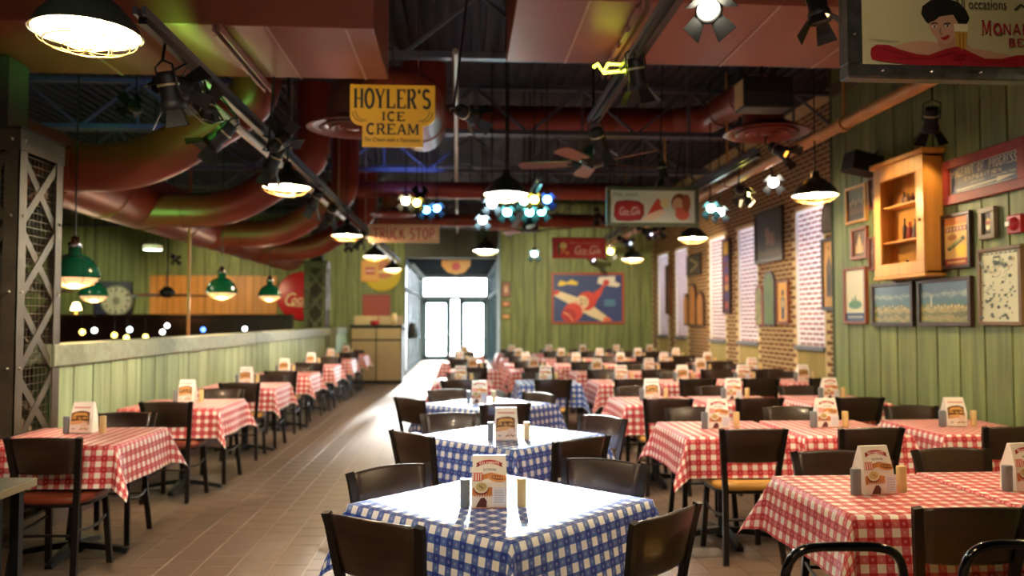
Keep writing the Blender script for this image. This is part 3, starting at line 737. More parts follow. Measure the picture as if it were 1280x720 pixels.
lattice_column(-3.50, -3.0, 18.0, 18.5, 'trim_column')

# ================================================================ CEILING WORKS
for k, y in enumerate((1.6, 4.4, 7.15, 10.07, 12.7, 15.35, 18.0, 20.6)):
    b = MB(); zb, zt = 3.9, 4.5
    b.box(-13, 5, y-.04, y+.04, zt-.05, zt); b.box(-13, XW+.7 if y > 8.5 else XW, y-.045, y+.045, zb-.03, zb+.03)
    n = 13; st = 18/n
    for i in range(n):
        xa = -13+i*st; b.bar((xa, y, zb), (xa+st/2, y, zt-.03), .03, .03); b.bar((xa+st/2, y, zt-.03), (xa+st, y, zb), .03, .03); b.bar((xa+st/2, y, zb), (xa+st/2, y, zt), .025, .025)
    o = b.build('ceiling_joist', JOIST); struct(o)
b = MB(); b.sweep([(-.06, 6.9, 3.86), (-.13, 21.4, 3.86)], .028, 8); tag(b.build('conduit', PIPEG), 'long pale conduit running down the hall under the middle of the joists', 'pipe')

def box_duct(name, x0, x1, y0, y1, z0, z1, label, seams, ribs):
    root = empty(name, ((x0+x1)/2, (y0+y1)/2, z0)); tag(root, label, 'duct', 'rectangular ducts')
    X, Y = (x1-x0)/2, (y1-y0)/2
    b = MB(); b.bev(-X, X, -Y, Y, 0, z1-z0, .006); b.build('casing', DUCTB, root)
    for s_ in seams: b = MB(); b.box(s_-(x0+x1)/2-.008, s_-(x0+x1)/2+.008, -Y, Y, -.006, 0); b.build('seam', SEAM, root)
    for s_ in ribs:
        b = MB(); c_ = s_-(x0+x1)/2
        b.box(c_-.028, c_-.018, -Y-.05, Y+.2, -.06, -.006); b.box(c_+.018, c_+.028, -Y-.05, Y+.2, -.06, -.006); b.box(c_-.028, c_+.028, -Y-.05, Y+.2, -.012, -.006)
        for i in range(4): b.box(c_-.045, c_-.028, -Y+.05+i*.3, -Y+.25+i*.3, -.055, -.02)
        b.build('strut_channel', mat('strut_red', (150, 92, 86), .4), root)
box_duct('box_duct', -6.0, -.575, 5.14, 6.24, 3.4, 4.45, 'wide red-brown rectangular duct, top left of the hall', [-2.6, -1.95, -1.25, -.75], [-1.55])
box_duct('box_duct', .32, 4.0, 4.6, 5.74, 3.4, 4.45, 'wide red-brown rectangular duct, top middle beside the hanging beer sign', [.75, 1.9, 2.6], [1.08])

def round_duct(path, r, name, label, n=24, rings=True):
    # smooth the corners with short arcs
    P = [Vector(p) for p in path]; out = [P[0]]
    for a, b_, c_ in zip(P, P[1:], P[2:]):
        d1 = (a-b_); d2 = (c_-b_); rr = min(d1.length, d2.length)*.48; s0 = b_+d1.normalized()*rr; s1 = b_+d2.normalized()*rr
        for i in range(9): t_ = i/8; out.append(s0*(1-t_)**2+b_*2*t_*(1-t_)+s1*t_*t_)
    out.append(P[-1])
    root = empty(name, P[0]); tag(root, label, 'duct', 'round red ducts')
    b = MB(); b.sweep([p-P[0] for p in out], r, n); b.build('duct_pipe', DUCT, root)
    if rings:
        for a, c_ in zip(P, P[1:]):
            L_ = (c_-a).length
            k = max(1, int(L_/1.2)); dirv = (c_-a).normalized()
            for i in range(1, k+1):
                if L_ < 1.0: break
                q = a+dirv*(L_*i/(k+1))-P[0]; b = MB(); b.sweep([q-dirv*.015, q+dirv*.015], r+.012, n); b.build('joint_band', DUCT, root)
    return root
def diffuser(x, y, z, r, label):
    root = empty('round_diffuser', (x, y, z)); tag(root, label, 'vent', 'round ceiling diffusers')
    b = MB(); b.lathe([(r*.5, .10), (r*.8, .035), (r, 0), (r*.97, -.008), (r*.80, .02)], 32); b.build('outer_cone', DUCT, root)
    for q in (.72, .5, .3): b = MB(); b.lathe([(r*q*.7, .07), (r*q, -.002), (r*q*.95, -.014), (r*q*.66, .05)], 28); b.build('louvre_ring', DUCT, root)
    b = MB(); b.lathe([(0, .03), (r*.12, .02), (r*.14, -.01), (0, -.014)], 20); b.build('centre_cone', DUCT, root)
round_duct([(-1.0, 7.55, 3.34), (-1.0, 7.55, 3.68), (-.45, 7.7, 3.68), (-.45, 9.3, 3.68), (-.45, 9.3, 4.5)], .265, 'round_duct', 'fat red elbow duct dropping behind the yellow ice cream sign')
diffuser(-1.02, 7.5, 3.31, .43, 'red round diffuser beside the yellow ice cream sign')
round_duct([(2.9, 10.6, 4.2), (3.3, 10.4, 4.2), (3.3, 9.3, 4.15), (2.92, 7.6, 3.75), (2.9, 7.45, 3.36)], .19, 'round_duct', 'red duct crossing behind the fan to the right diffuser')
round_duct([(-1.5, 10.62, 4.2), (2.85, 10.62, 4.2)], .19, 'round_duct', 'straight red duct crossing the hall behind the second joist', rings=True)
diffuser(2.92, 7.45, 3.31, .41, 'red round diffuser right of the fan below the box duct')
round_duct([(-2.2, 13.3, 3.68), (2.9, 13.3, 3.68)], .14, 'round_duct', 'long thin red duct crossing the hall above the Coca-Cola banner')
round_duct([(-1.15, 13.3, 3.55), (-1.15, 13.3, 3.3)], .16, 'round_duct', 'short red drop from the long thin duct above the truck stop sign', rings=False)
diffuser(-1.15, 13.3, 3.26, .38, 'red round diffuser above the truck stop sign')
round_duct([(-2.2, 16.9, 3.62), (3.2, 16.9, 3.62)], .13, 'round_duct', 'farthest red duct crossing the hall near the entrance')
# trunk and branches, left
round_duct([(-3.8, 6.3, 2.93), (-3.8, 17.9, 2.93)], .33, 'round_duct', 'big red trunk duct running the length of the low green wall')
for k, y in enumerate((6.9, 9.5, 12.1, 14.7)):
    round_duct([(-3.75, y, 2.80), (-2.7, y, 2.80), (-2.05, y, 3.22), (-1.75, y, 3.42), (-1.75, y, 4.3)], .20, 'branch_duct', 'red S-shaped branch duct over the low wall, %s from the camera' % ORD[k])

# tracks, conduits, pipes
def track(x, y0, y1, z, label, hang=()):
    root = empty('light_track', (x, y0, z)); tag(root, label, 'light track', 'black light tracks')
    b = MB(); b.box(-.02, .02, 0, y1-y0, 0, .035); b.build('rail', BLACK, root)
    b = MB(); b.box(-.05, -.03, 0, y1-y0, .05, .09); b.box(-.005, .015, 0, y1-y0, .05, .09); b.build('channel', mat('grey_channel', (96, 100, 110), .35, .5), root)
    y = 2.75
    while y < y1-y0: b = MB(); b.sweep([(0, y, .03), (0, y, 4.6-z)], .006, 6); b.build('hanger', BLACK, root); y += 2.7
track(-1.575, 4.0, 20.5, 2.98, 'long black light track over the left aisle')
track(1.11, 3.2, 6.7, 3.15, 'short black light track beside the ceiling fan')
track(.95, 9.5, 16, 3.15, 'black light track in the middle of the hall beyond the ceiling fan')
track(3.05, 8, 18, 3.2, 'black light track near the brick wall')
def pipe(p0, p1, r, M, label, hx=()):
    root = empty('ceiling_pipe', p0); tag(root, label, 'pipe')
    P0, P1 = Vector(p0), Vector(p1); b = MB(); b.sweep([(0, 0, 0), P1-P0], r, 12); b.build('pipe_run', M, root)
    n = 5
    for i in range(1, n):
        q = (P1-P0)*(i/n); d_ = (P1-P0).normalized(); b = MB(); b.sweep([q-d_*.04, q+d_*.04], r*1.3, 12); cp = b.build('coupling', M, root)
        b = MB(); b.sweep([q, (q.x, q.y, 4.6-p0[2])], r*.28, 6); b.build('hanger_rod', M, root)
pipe((3.27, 3.6, 3.2), (3.25, 18.6, 3.2), .052, PIPE, 'tan painted pipe hanging along the right side of the hall')
pipe((-1.68, 4.9, 2.96), (-1.66, 20, 2.96), .032, PIPEG, 'pale conduit pipe beside the left light track')

# pendants
def bulb_light(parent, z, energy, color, r=.05):
    la = bpy.data.lights.new('lamp_light', 'POINT'); la.energy = energy; la.color = color; la.shadow_soft_size = r
    lo = bpy.data.objects.new('lamp_light', la); C.objects.link(lo); lo.parent = parent; lo.location = (0, 0, z)
def pendant_proto(name, style):
    root = empty(name)
    if style == 'dome':
        b = MB(); b.lathe([(.0, .22), (.035, .22), (.04, .17), (.075, .15), (.13, .11), (.18, .05), (.205, .0), (.21, -.004)], 32); b.build('lamp_shade', SHADE, root)
        b = MB(); b.lathe([(.0, .165), (.07, .143), (.125, .104), (.175, .046), (.2, .0), (.205, -.003)], 32); b.build('reflector', WHITEE, root)
        R0, dz, cg = .2, .075, WIRE; ztop = .22
    else:
        b = MB(); b.lathe([(.0, .27), (.045, .27), (.05, .19), (.10, .17), (.15, .12), (.182, .05), (.19, .0), (.196, -.003)], 32); b.build('lamp_shade', SHADEG, root)
        b = MB(); b.lathe([(0, .16), (.095, .155), (.145, .11), (.176, .045), (.184, .0)], 32); b.build('reflector', WHITEE, root)
        b = MB(); b.lathe([(.0, .33), (.03, .33), (.032, .29), (.05, .28), (.05, .25), (.04, .24)], 16); b.build('socket_cap', CHROME, root)
        R0, dz, cg = .184, .085, WIRE; ztop = .33
    b = MB()
    for q, zz in ((1, 0), (.78, .62), (.45, .9)): b.sweep([(R0*q*cos(a), R0*q*sin(a), -dz*zz) for a in [2*pi*i/28 for i in range(29)]], .0028, 6)
    for k in range(4):
        a = k*pi/4; b.sweep([(R0*cos(t_)*cos(a), R0*cos(t_)*sin(a), -dz*sin(t_)) for t_ in [pi*i/14 for i in range(15)]], .0024, 6)
    b.build('wire_guard', cg, root)
    b = MB(); b.sweep([(0, 0, ztop), (0, 0, 4.6-2.66 if style == 'dome' else 2.85)], .007, 8); b.build('stem', BLACK, root)
    if style == 'bowl': b = MB(); b.lathe([(.175, -.004), (.165, -.03), (.12, -.058), (.06, -.072), (.001, -.076)], 24); b.build('diffuser', BULBG, root)
    return root
def bulb(root, M, r=.052, z=.06):
    b = MB(); b.lathe([(0.001, z-r), (r*.6, z-r*.8), (r, z), (r*.75, z+r*.7), (r*.35, z+r*1.5), (0.001, z+r*1.6)], 16); b.build('bulb', M, root)
WC, CC_ = (1, .80, .52), (.86, 1, .90)
pl = make_tree(pendant_proto('pendant_lamp', 'dome'))
pos = [(-1.49, 3.24, 'warm caged pendant lamp, nearest over the left aisle, top left'), (-1.5, 6.95, 'warm caged pendant lamp, second over the left aisle'), (-1.55, 10.9, 'warm caged pendant lamp, third over the left aisle'),
       (-1.56, 14.5, 'warm caged pendant lamp, fourth over the left aisle'), (-1.56, 18.2, 'warm caged pendant lamp, farthest over the left aisle, by the entrance'),
       (3.23, 7.1, 'warm caged pendant lamp, nearest along the right side of the hall'), (3.22, 10.95, 'warm caged pendant lamp in front of the brick wall, middle'), (3.2, 14.8, 'warm caged pendant lamp in front of the brick wall, farthest')]
for i, (x, y, lab) in enumerate(pos+[(3.23, 3.35, 'added warm fill pendant lamp, unseen, right of the frame over the first row'), (.4, 1.2, 'added warm fill pendant lamp, unseen, above the camera over the centre aisle'), (-1.49, -.5, 'added warm fill pendant lamp, unseen, behind the camera')]):  # last three continue the rows out of view, added as front fill
    o = pl[0] if i == 0 else copy_tree(pl); o.location = (x, y, 2.66); tag(o, lab, 'pendant lamp', 'caged dome pendants')
    bulb(o, BULBW); bulb_light(o, .03, PEND_W, WC)
for x, y, lab in ((.4, 7.21, 'bright white caged pendant lamp left of the ceiling fan'), (.39, 13.1, 'bright white caged pendant lamp far down the middle of the hall')):
    o = copy_tree(pl); o.location = (x, y, 2.66); tag(o, lab, 'pendant lamp', 'caged dome pendants'); bulb(o, BULBC); bulb_light(o, .02, CENTER_W, CC_)
gp = make_tree(pendant_proto('green_pendant_lamp', 'bowl'))
for i, (px, py, yy, lab) in enumerate(((98, 351, 5.6 if False else 6.9, 'large green pendant lamp partly behind the near lattice column'), (117, 378, 11.5, 'small green pendant lamp in front of the round clock sign'), (277, 374, 10.3, 'dark green pendant lamp in front of the orange wood panel'), (337, 378, 13.5, 'green pendant lamp beside the red Coca-Cola disc'))):
    p = at(px, py-8, y=yy) if i else at(93, 347, y=5.0+1.6)
    o = gp[0] if i == 0 else copy_tree(gp); o.location = p; tag(o, lab, 'pendant lamp', 'green pendants over the bar room'); 
    bulb_light(o, -.14, 10, (1, .72, .45))

# spot heads with barn doors
def head_proto():
    root = empty('spot_head')
    b = MB(); b.lathe([(.0, .20), (.045, .20), (.052, .17), (.052, .06), (.06, .05), (.068, .0), (.06, .0), (.055, .03)], 20); b.build('lamp_body', BLACKP, root)
    b = MB(); b.lathe([(.053, .14), (.057, .138), (.057, .128), (.053, .126)], 20); b.build('vent_ring', mat('vent_ring', (190, 180, 150), .3, .7), root)
    for k in range(4):
        a = k*pi/2+pi/4; c_, s_ = cos(a), sin(a)
        def Q(r_, t_, z): return (r_*c_-t_*s_, r_*s_+t_*c_, z)
        b = MB(); th_ = .002
        v0 = [Q(.062, -.035, 0), Q(.062, .035, 0), Q(.125, .055, -.085), Q(.125, -.055, -.085)]; v1 = [Q(.065, -.035, .002), Q(.065, .035, .002), Q(.128, .055, -.083), Q(.128, -.055, -.083)]
        b.add(v0+v1, [(0, 1, 2, 3), (7, 6, 5, 4), (0, 4, 5, 1), (1, 5, 6, 2), (2, 6, 7, 3), (3, 7, 4, 0)]); b.build('barn_door', BLACKP, root)
    b = MB()
    for s_ in (-1, 1): b.sweep([(s_*.062, 0, .1), (s_*.062, 0, .23), (0, 0, .26)], .006, 6)
    b.build('yoke', BLACK, root)
    return make_tree(root)
HP = head_proto()
LENS = {}
def head(loc, target, label, col=(255, 226, 180), lens=25, energy=0, cone=50, drop=None, lcol=None, blend=.6):
    o = take(HP); o.location = loc; d = Vector(target)-Vector(loc); o.rotation_mode = 'QUATERNION'; o.rotation_quaternion = (-d).to_track_quat('Z', 'Y'); tag(o, label, 'spotlight', 'track spotlights')
    m = mat('lens_%d_%d_%d_%d' % (tuple(col)+(int(lens*10),)), col, .2, emit=lens)
    b = MB(); b.lathe([(.0005, .026), (.054, .024)], 20); b.build('lens', m, o)
    if energy:
        la = bpy.data.lights.new('head_light', 'SPOT'); la.energy = energy*HEAD_K; la.color = lcol or tuple(srgb(col)[:3]); la.spot_size = R(cone); la.spot_blend = blend; la.shadow_soft_size = .03
        lo = bpy.data.objects.new('head_light', la); C.objects.link(lo); lo.parent = o; lo.location = (0, 0, -.01)
    qi = o.rotation_quaternion.inverted(); top = Vector((loc[0], loc[1], 4.6)) if not drop else Vector(drop)
    b = MB(); b.sweep([(0, 0, .255), qi @ (top-Vector(loc))], .008, 8); b.build('drop_rod', BLACK, o)
    return o
def P_(px, py, y): return tuple(at(px, py, y=y))
head(P_(218, 138, 4.3), (-1.35, 4.6, 1.6), 'black track spotlight, first on the left track', (255, 190, 150), 1.5, 60, 60, (-1.575, 4.3, 2.98), (1, .85, .65))
head(P_(262, 182, 5.3), (-3.2, 5.5, 1.2), 'black track spotlight, second on the left track, aimed left', (255, 200, 140), 2, 70, 55, (-1.575, 5.3, 2.98), (1, .82, .6))
head(P_(336, 214, 6.4), (-2.6, 7.2, .8), 'black track spotlight, third on the left track', (255, 220, 190), 6, 80, 55, (-1.575, 6.4, 2.98), (1, .85, .65))
head((-1.6, 8.6, 2.72), (-2.7, 9.5, .8), 'track spotlight over the left aisle, behind the second pendant', (200, 255, 225), 8, 80, 60, (-1.575, 8.6, 2.98), (1, .87, .7))
head((-1.6, 9.7, 2.74), (-2.7, 11.6, .8), 'track spotlight over the left aisle, before the third pendant', (255, 226, 180), 10, 80, 60, (-1.575, 9.7, 2.98), (1, .85, .65))
head((-1.6, 12.6, 2.74), (-2.7, 13.8, .8), 'track spotlight over the left aisle, before the fourth pendant', (255, 226, 180), 10, 80, 60, (-1.575, 12.6, 2.98), (1, .85, .65))
head(P_(886, 14, 3.85), (1.0, 2.6, 1.9), 'black barn-door spotlight with a lit lens at the top edge', (255, 244, 214), 12, 10, 40, (1.11, 3.85, 3.15), (1, .9, .75))
head(P_(798, 112, 5.0), (1.5, 5.6, 0.8), 'black barn-door spotlight with amber flap, middle of the short track', (255, 180, 60), 3, 80, 60, (1.11, 5.0, 3.15), (1, .85, .65))
head(P_(752, 190, 6.3), (1.9, 7.4, .8), 'black barn-door spotlight at the end of the short track, before the fan', (255, 200, 160), 1.5, 80, 60, (1.11, 6.3, 3.15), (1, .85, .65))
# white beams that strike the diamond tables from down the hall
head((.52, 8.9, 2.95), (.22, 3.1, .76), 'spotlight in the middle of the hall aimed at the nearest diamond table', (220, 255, 240), 60, 1150, 20, None, (.95, 1, .93), .35)
head((.36, 9.5, 2.9), (.3, 5.3, .76), 'spotlight in the middle of the hall aimed at the middle diamond table', (200, 240, 255), 60, 2000, 22, None, (.95, 1, .93), .35)
head((.3, 11.5, 2.95), (.24, 7.3, .76), 'spotlight in the middle of the hall aimed at the farthest diamond table', (200, 240, 255), 60, 2200, 22, None, (.95, 1, .93), .35)
# coloured show lamps
cols = [(634, 266, 10.2, (120, 240, 240)), (662, 266, 10.4, (110, 240, 235)), (677, 265, 10.6, (120, 240, 245)), (668, 250, 9.9, (250, 226, 80)), (684, 250, 9.9, (70, 120, 250)), (655, 252, 10.6, (150, 255, 240)),
        (507, 252, 11.0, (255, 240, 190)), (521, 254, 11.3, (250, 220, 90)), (533, 263, 11.5, (80, 170, 255)), (546, 261, 11.8, (90, 160, 250)), (668, 318, 14.0, (190, 255, 230)),
        (931, 244, 9.4, (250, 236, 110)), (967, 229, 8.8, (255, 240, 220)), (889, 261, 9.9, (150, 240, 240)), (900, 266, 10.3, (230, 250, 240)), (763, 315, 13.5, (250, 236, 90))]
nm = ['cyan, lower left', 'cyan, lower middle', 'cyan, lower right', 'yellow, upper', 'blue, upper', 'pale mint, upper left', 'white, first', 'yellow, second', 'blue, third', 'blue, fourth', 'pale green', 'yellow', 'white', 'cyan', 'pale', 'small yellow']
wh = ['of the cluster beyond the ceiling fan']*6+['of the row above the truck stop sign']*4+['spotlight far down the middle of the hall', 'spotlight right of the tan pipe', 'spotlight above the near brick wall pendant', 'spotlight above the brick wall, left of a pale one', 'spotlight above the brick wall, right of a cyan one', 'spotlight right of the red Coca-Cola sign']
for (px, py, y, c_), a_, b_ in zip(cols, nm, wh):
    p = P_(px, py, y); head(p, (p[0]*.75, p[1]-3, p[2]-1.6), '%s show lamp %s' % (a_, b_) if 'spotlight' not in b_ else '%s %s' % (a_, b_), c_, 18, 0)
def spot(loc, target, col, e, cone, blend=.7, label=None, drop=None):
    head(loc, target, label, tuple(int(255*v) for v in col), 2, e, cone, drop, col, blend)
for k, c in enumerate(niche):        # added framing spots: an added plate cuts each beam to its window bay
    L0 = Vector((3.05, c-.25, 2.95)); T0 = Vector((XB, c, 2.1))
    o = head(tuple(L0), tuple(T0), '%s added framing spotlight aimed at a bricked window bay, counted from the camera' % ORD[k], (215, 222, 255), .3, 0)
    la = bpy.data.lights.new('bay_light', 'SPOT'); la.energy = 62; la.color = (.80, .84, 1); la.spot_size = R(72); la.spot_blend = .0; la.shadow_soft_size = .0012
    lo = bpy.data.objects.new('bay_light', la); C.objects.link(lo); lo.parent = o; lo.location = (0, 0, -.02)
    q = o.rotation_quaternion; src = L0+q @ Vector((0, 0, -.02)); hole = []
    for yy, zz in ((c-NW, NZ0), (c+NW, NZ0), (c+NW, NZ1), (c-NW, NZ1)):
        d = q.inverted() @ (Vector((XB+.02, yy, zz))-src); d *= .04/-d.z; hole.append((d.x, d.y))
    sx = sum(p[0] for p in hole)/4; sy = sum(p[1] for p in hole)/4
    hole.sort(key=lambda p: atan2(p[1]-sy, p[0]-sx)); out = [(-.045, -.045), (.045, -.045), (.045, .045), (-.045, .045)]
    b = MB(); b.add([(x, y, -.06) for x, y in hole]+[(x, y, -.06) for x, y in out], [(i, (i+1) % 4, 4+(i+1) % 4, 4+i) for i in range(4)]); b.build('beam_mask_plate', BLACKP, o)
head(tuple(at(1163, 165, x=3.75)), (3.9, 6.5, 2.3), 'dark spotlight above the right end of the pine cabinet', (255, 200, 120), 3, 8, 60, None, (1, .65, .3))
spot((-1.575, 4.62, 2.84), (-.58, 6.45, 3.22), (1, .84, .6), 24, 34, drop=(-1.575, 4.62, 2.98), label='added warm spotlight brightening the yellow ice cream sign')  # added to brighten the sign's front
# coloured washes on ducts and joists
spot((-1.575, 4.95, 2.84), (-2.0, 5.6, 3.4), (.15, 1, .12), 60, 84, drop=(-1.575, 4.95, 2.98), label='small green wash lamp under the left box duct')
spot((-4.1, 7.2, 1.75), (-3.75, 10.5, 2.6), (.15, 1, .15), 90, 60, label='green wash lamp aimed at the trunk duct')
spot((-1.4, 6.35, 2.95), (-1.0, 7.4, 3.7), (.1, .9, .9), 3, 50, label='small cyan wash lamp behind the yellow sign')
spot((-.6, 11.5, 3.3), (-.9, 12.7, 4.2), (.15, .25, 1), 90, 60, label='blue wash lamp aimed at the third joist')
spot((-3.2, 7.9, 3.6), (-5.0, 10.5, 4.6), (.25, .35, 1), 22, 90, label='blue wash lamp over the trunk duct')
spot((.1, 6.2, 3.1), (1.0, 7.3, 2.95), (.15, 1, .25), 12, 30, label='green wash lamp aimed at the fan blade')
spot((3.1, 7.4, 3.1), (3.87, 6.65, 2.45), (1, .62, .22), 30, 50, label='amber spotlight aimed at the pine cabinet')
spot((3.3, 9.2, 3.0), (4.82, 12.0, 2.3), (1, .74, .42), 110, 70, label='amber spotlight washing the near part of the brick wall')
spot((3.3, 13.2, 3.0), (4.82, 16.2, 2.2), (1, .74, .42), 110, 70, label='amber spotlight washing the far part of the brick wall')
spot((2.2, 16.3, 3.1), (2.6, 20, 2.0), (1, .86, .6), 160, 80, label='warm spotlight aimed at the aeroplane poster')
spot((2.0, 4.3, 3.2), (2.1, 3.7, .8), (1, .78, .5), 75, 90, label='added warm fill spotlight over the first row of the right block')  # warm spots from here to the server stand are added as general fill
spot((2.4, 9.35, 3.2), (2.8, 9.4, .8), (1, .8, .55), 110, 100, label='added warm fill spotlight over the middle rows of the right block')
spot((2.3, 13.3, 3.2), (2.8, 13.4, .8), (1, .8, .55), 150, 110, label='added warm fill spotlight over the far rows of the right block')
spot((3.1, 4.4, 3.1), (3.2, 5.4, .8), (1, .76, .45), 65, 80, label='added warm fill spotlight over the table by the plank wall')
spot((-1.2, 1.5, 3.1), (-2.0, 3.6, .7), (1, .86, .7), 55, 90, label='added warm fill spotlight over the server stand')
spot((.4, 1.3, 3.2), (.3, 4.6, 3.4), (1, .82, .66), 40, 120, label='added unseen fill uplight washing the box ducts')  # added out of view to lift the ducts
spot((-6.5, 18.6, 2.9), (-6.5, 21.7, 1.9), (1, .78, .45), 120, 84, label='warm wash lamp aimed at the orange wood panel')
spot((-2.6, 18.5, 3.2), (-2.4, 21.7, 2.2), (1, .85, .55), 90, 90, label='warm wash lamp aimed at the yellow round sign')
spot((-9.8, 18.6, 2.9), (-10, 21.7, 1.9), (.9, .9, .5), 70, 80, label='warm wash lamp aimed at the clock sign')
spot((-5.5, 9.0, 3.4), (-5.0, 11, 0), (1, .8, .6), 70, 120, label='lamp over the bar room floor')

# ceiling fans
def fan(x, y, z, label, rot):
    root = empty('ceiling_fan', (x, y, z), rot); tag(root, label, 'fan', 'ceiling fans')
    b = MB(); b.lathe([(0, .16), (.05, .16), (.09, .12), (.13, .08), (.13, .02), (.09, -.02), (.05, -.035), (.0, -.035)], 24); b.build('motor', BLACK, root)
    b = MB(); b.sweep([(0, 0, .15), (0, 0, 4.6-z)], .014, 10); b.build('down_rod', BLACK, root)
    FB = mat('fan_blade_wood', (128, 76, 58), .4, 0, .15, (3, 12, 3))
    for k in range(5):
        a = 2*pi*k/5; c_, s_ = cos(a), sin(a)
        def Q(r_, t_, zz): return (r_*c_-t_*s_, r_*s_+t_*c_, zz)
        b = MB(); b.sweep([Q(.10, 0, .0), Q(.17, 0, -.01), Q(.24, 0, -.0)], .012, 6); ir = b.build('blade_iron', BLACK, root)
        b = MB(); o_ = [(.20, -.05), (.24, -.062), (.62, -.075), (.68, -.06), (.70, 0), (.68, .06), (.62, .075), (.24, .062), (.20, .05)]
        n = len(o_); vs = [Q(r_, t_, t_*.22) for r_, t_ in o_]+[Q(r_, t_, t_*.22+.008) for r_, t_ in o_]
        b.add(vs, [tuple(range(n))[::-1], tuple(range(n, 2*n))]+[(i, (i+1) % n, n+(i+1) % n, n+i) for i in range(n)]); b.build('blade', FB, root)
fan(1.20, 7.2, 2.95, 'ceiling fan with brown blades in the middle of the picture', R(20))
fan(1.05, 12.2, 2.9, 'second ceiling fan, farther down the hall', R(50))
fan(-6.6, 12.5, 1.95, 'ceiling fan over the bar room in front of the clock sign', R(10))
fan(-5.2, 14.5, 1.95, 'ceiling fan over the bar room in front of the orange panel', R(33))

# speakers / dark box / glowing tube for a yellow reflection
root = empty('loudspeaker', (2.55, 6.6, 3.3)); tag(root, 'black loudspeaker hanging above the right round diffuser', 'speaker')
b = MB(); b.bev(-.2, .22, -.12, .12, .0, .26, .01); b.build('cabinet', BLACKP, root); b = MB(); b.box(-.205, -.2, -.1, .1, .02, .24); b.build('side_panel', mat('ivory_side', (190, 150, 90), .5), root); b = MB(); b.sweep([(0, 0, .26), (0, 0, 1.2)], .01, 6); b.build('hanger', BLACK, root)
q = at(1075, 205, x=3.85); root = empty('wall_speaker', q); tag(root, 'dark angled loudspeaker on a bracket left of the pine cabinet', 'speaker')
b = MB(); b.prism([(-.14, -.06), (.16, -.12), (.18, .05), (-.1, .12)], -.12, .12); b.build('cabinet', BLACKP, root); b = MB(); b.sweep([(0, 0, 0), (.18, 0, .12)], .012, 6); b.build('bracket', BLACK, root)
b = MB(); pts = [at(*p, y=5.3) for p in ((742, 84), (747, 80), (754, 90), (760, 80), (784, 81), (784, 88), (754, 91))]; b.sweep(pts, .011, 8); tag(b.build('reflection_glow_tube', mat('yellow_reflection_glow', (236, 250, 60), .3, emit=5)), 'glowing yellow squiggle added as a reflection under the middle box duct', 'added glow')  # glowing tube added in place of a lit reflection on the ductwork

# ================================================================ SIGNS
def panel_sign(name, px, y, label, frameM, fw_, art_fn, th=.03, screws=True, hang=True, cat='sign'):
    """px = (x0,y0,x1,y1) outer pixels, hanging board facing the camera side"""
    a = at(px[0], px[3], y=y); b_ = at(px[2], px[1], y=y); w_ = b_.x-a.x; h_ = b_.z-a.z
    root = empty(name, ((a.x+b_.x)/2, y, a.z)); tag(root, label, cat)
    if frameM:
        b = MB(); f = fw_
        for r_ in ((-w_/2, w_/2, 0, f), (-w_/2, w_/2, h_-f, h_), (-w_/2, -w_/2+f, f, h_-f), (w_/2-f, w_/2, f, h_-f)): b.bev(r_[0], r_[1], -.025, th, r_[2], r_[3], .006)
        fr = b.build('frame', frameM, root)
        if screws:
            b = MB(); n = 3
            for i in range(n):
                for zz in (f/2, h_-f/2): b.lathe([(0, -.006), (.009, -.003), (.009, 0)], 8, (-w_/2+w_*(i+.5)/n, -.026, zz), axis='y')
            for xx in (-w_/2+f/2, w_/2-f/2): b.lathe([(0, -.006), (.009, -.003), (.009, 0)], 8, (xx, -.026, h_*.55), axis='y')
            b.build('screw', CHROME, fr)
    else: fw_ = 0
    A = art_fn(w_-2*fw_, h_-2*fw_); o = A.build('sign_face', root, (0, 0, fw_))
    b = MB(); b.box(-w_/2+fw_, w_/2-fw_, .002, th-.004, fw_, h_-fw_); b.build('backing', BLACKP if frameM else A.m[0], root)
    if hang:
        for s_ in (-.38, .38): b = MB(); b.sweep([(s_*w_, 0, h_), (s_*w_, 0, 4.6-a.z)], .0035, 6); b.build('hanging_chain', mat('chain_steel', (120, 120, 120), .4, .8), root)
    return root, w_, h_
# Hoyler's (shaped board)
a = at(437, 183, y=6.45); b_ = at(544, 107, y=6.45); w_, h_ = b_.x-a.x, b_.z-a.z
root = empty('ice_cream_sign', ((a.x+b_.x)/2, 6.45, a.z)); tag(root, "shaped yellow ice cream sign with black lettering hanging from hooks", 'sign')
Y = mat('sign_yellow', (222, 168, 32), .4, 0, .06)
def UV(u, v): return ((u-.5)*w_, v*h_)
o_ = [(0, 1), (0, .5)]+[(.0+.14*(1-cos(t_)), .5-.16*sin(t_)) for t_ in [pi/2*i/6 for i in range(1, 7)]]+[(.145, .34), (.145, 0), (.86, 0), (.86, .34)]+[(1-.14*(1-cos(t_)), .5-.16*sin(t_)) for t_ in [pi/2*i/6 for i in range(6, 0, -1)]]+[(1, .5), (1, 1)]
b = MB(); b.prism([UV(*q) for q in o_][::1], 0, .02); b.build('board', Y, root)
A = Art(w_, h_, Y, -.001); A.mb = MB(); A.k = 1
K = (28, 24, 16)
def serif_text(A, t, x0, y0, x1, y1, cw, sv=.02, bold=.0):
    A.text(K, t, x0, y0, x1, y1, bold=bold)
caps(A, K, "HOYLER'S", .045, .62, .955, .93, .28, .15, gap=.08); caps(A, K, 'ICE', .37, .42, .65, .56, .22, .14); caps(A, K, 'CREAM', .19, .20, .81, .37, .22, .13, gap=.12)
A.text(K, 'The Cream with a Reputation', .17, .06, .83, .15, shear=.35, bold=.004)
for s_ in (0, 1):
    for q in (0, .035):
        pts = [((.03+q+.13*(1-cos(t_))) if not s_ else 1-(.03+q+.13*(1-cos(t_))), .56+q*.5-.16*sin(t_)) for t_ in [pi/2*i/8 for i in range(9)]]; A.stroke(K, pts, .006)
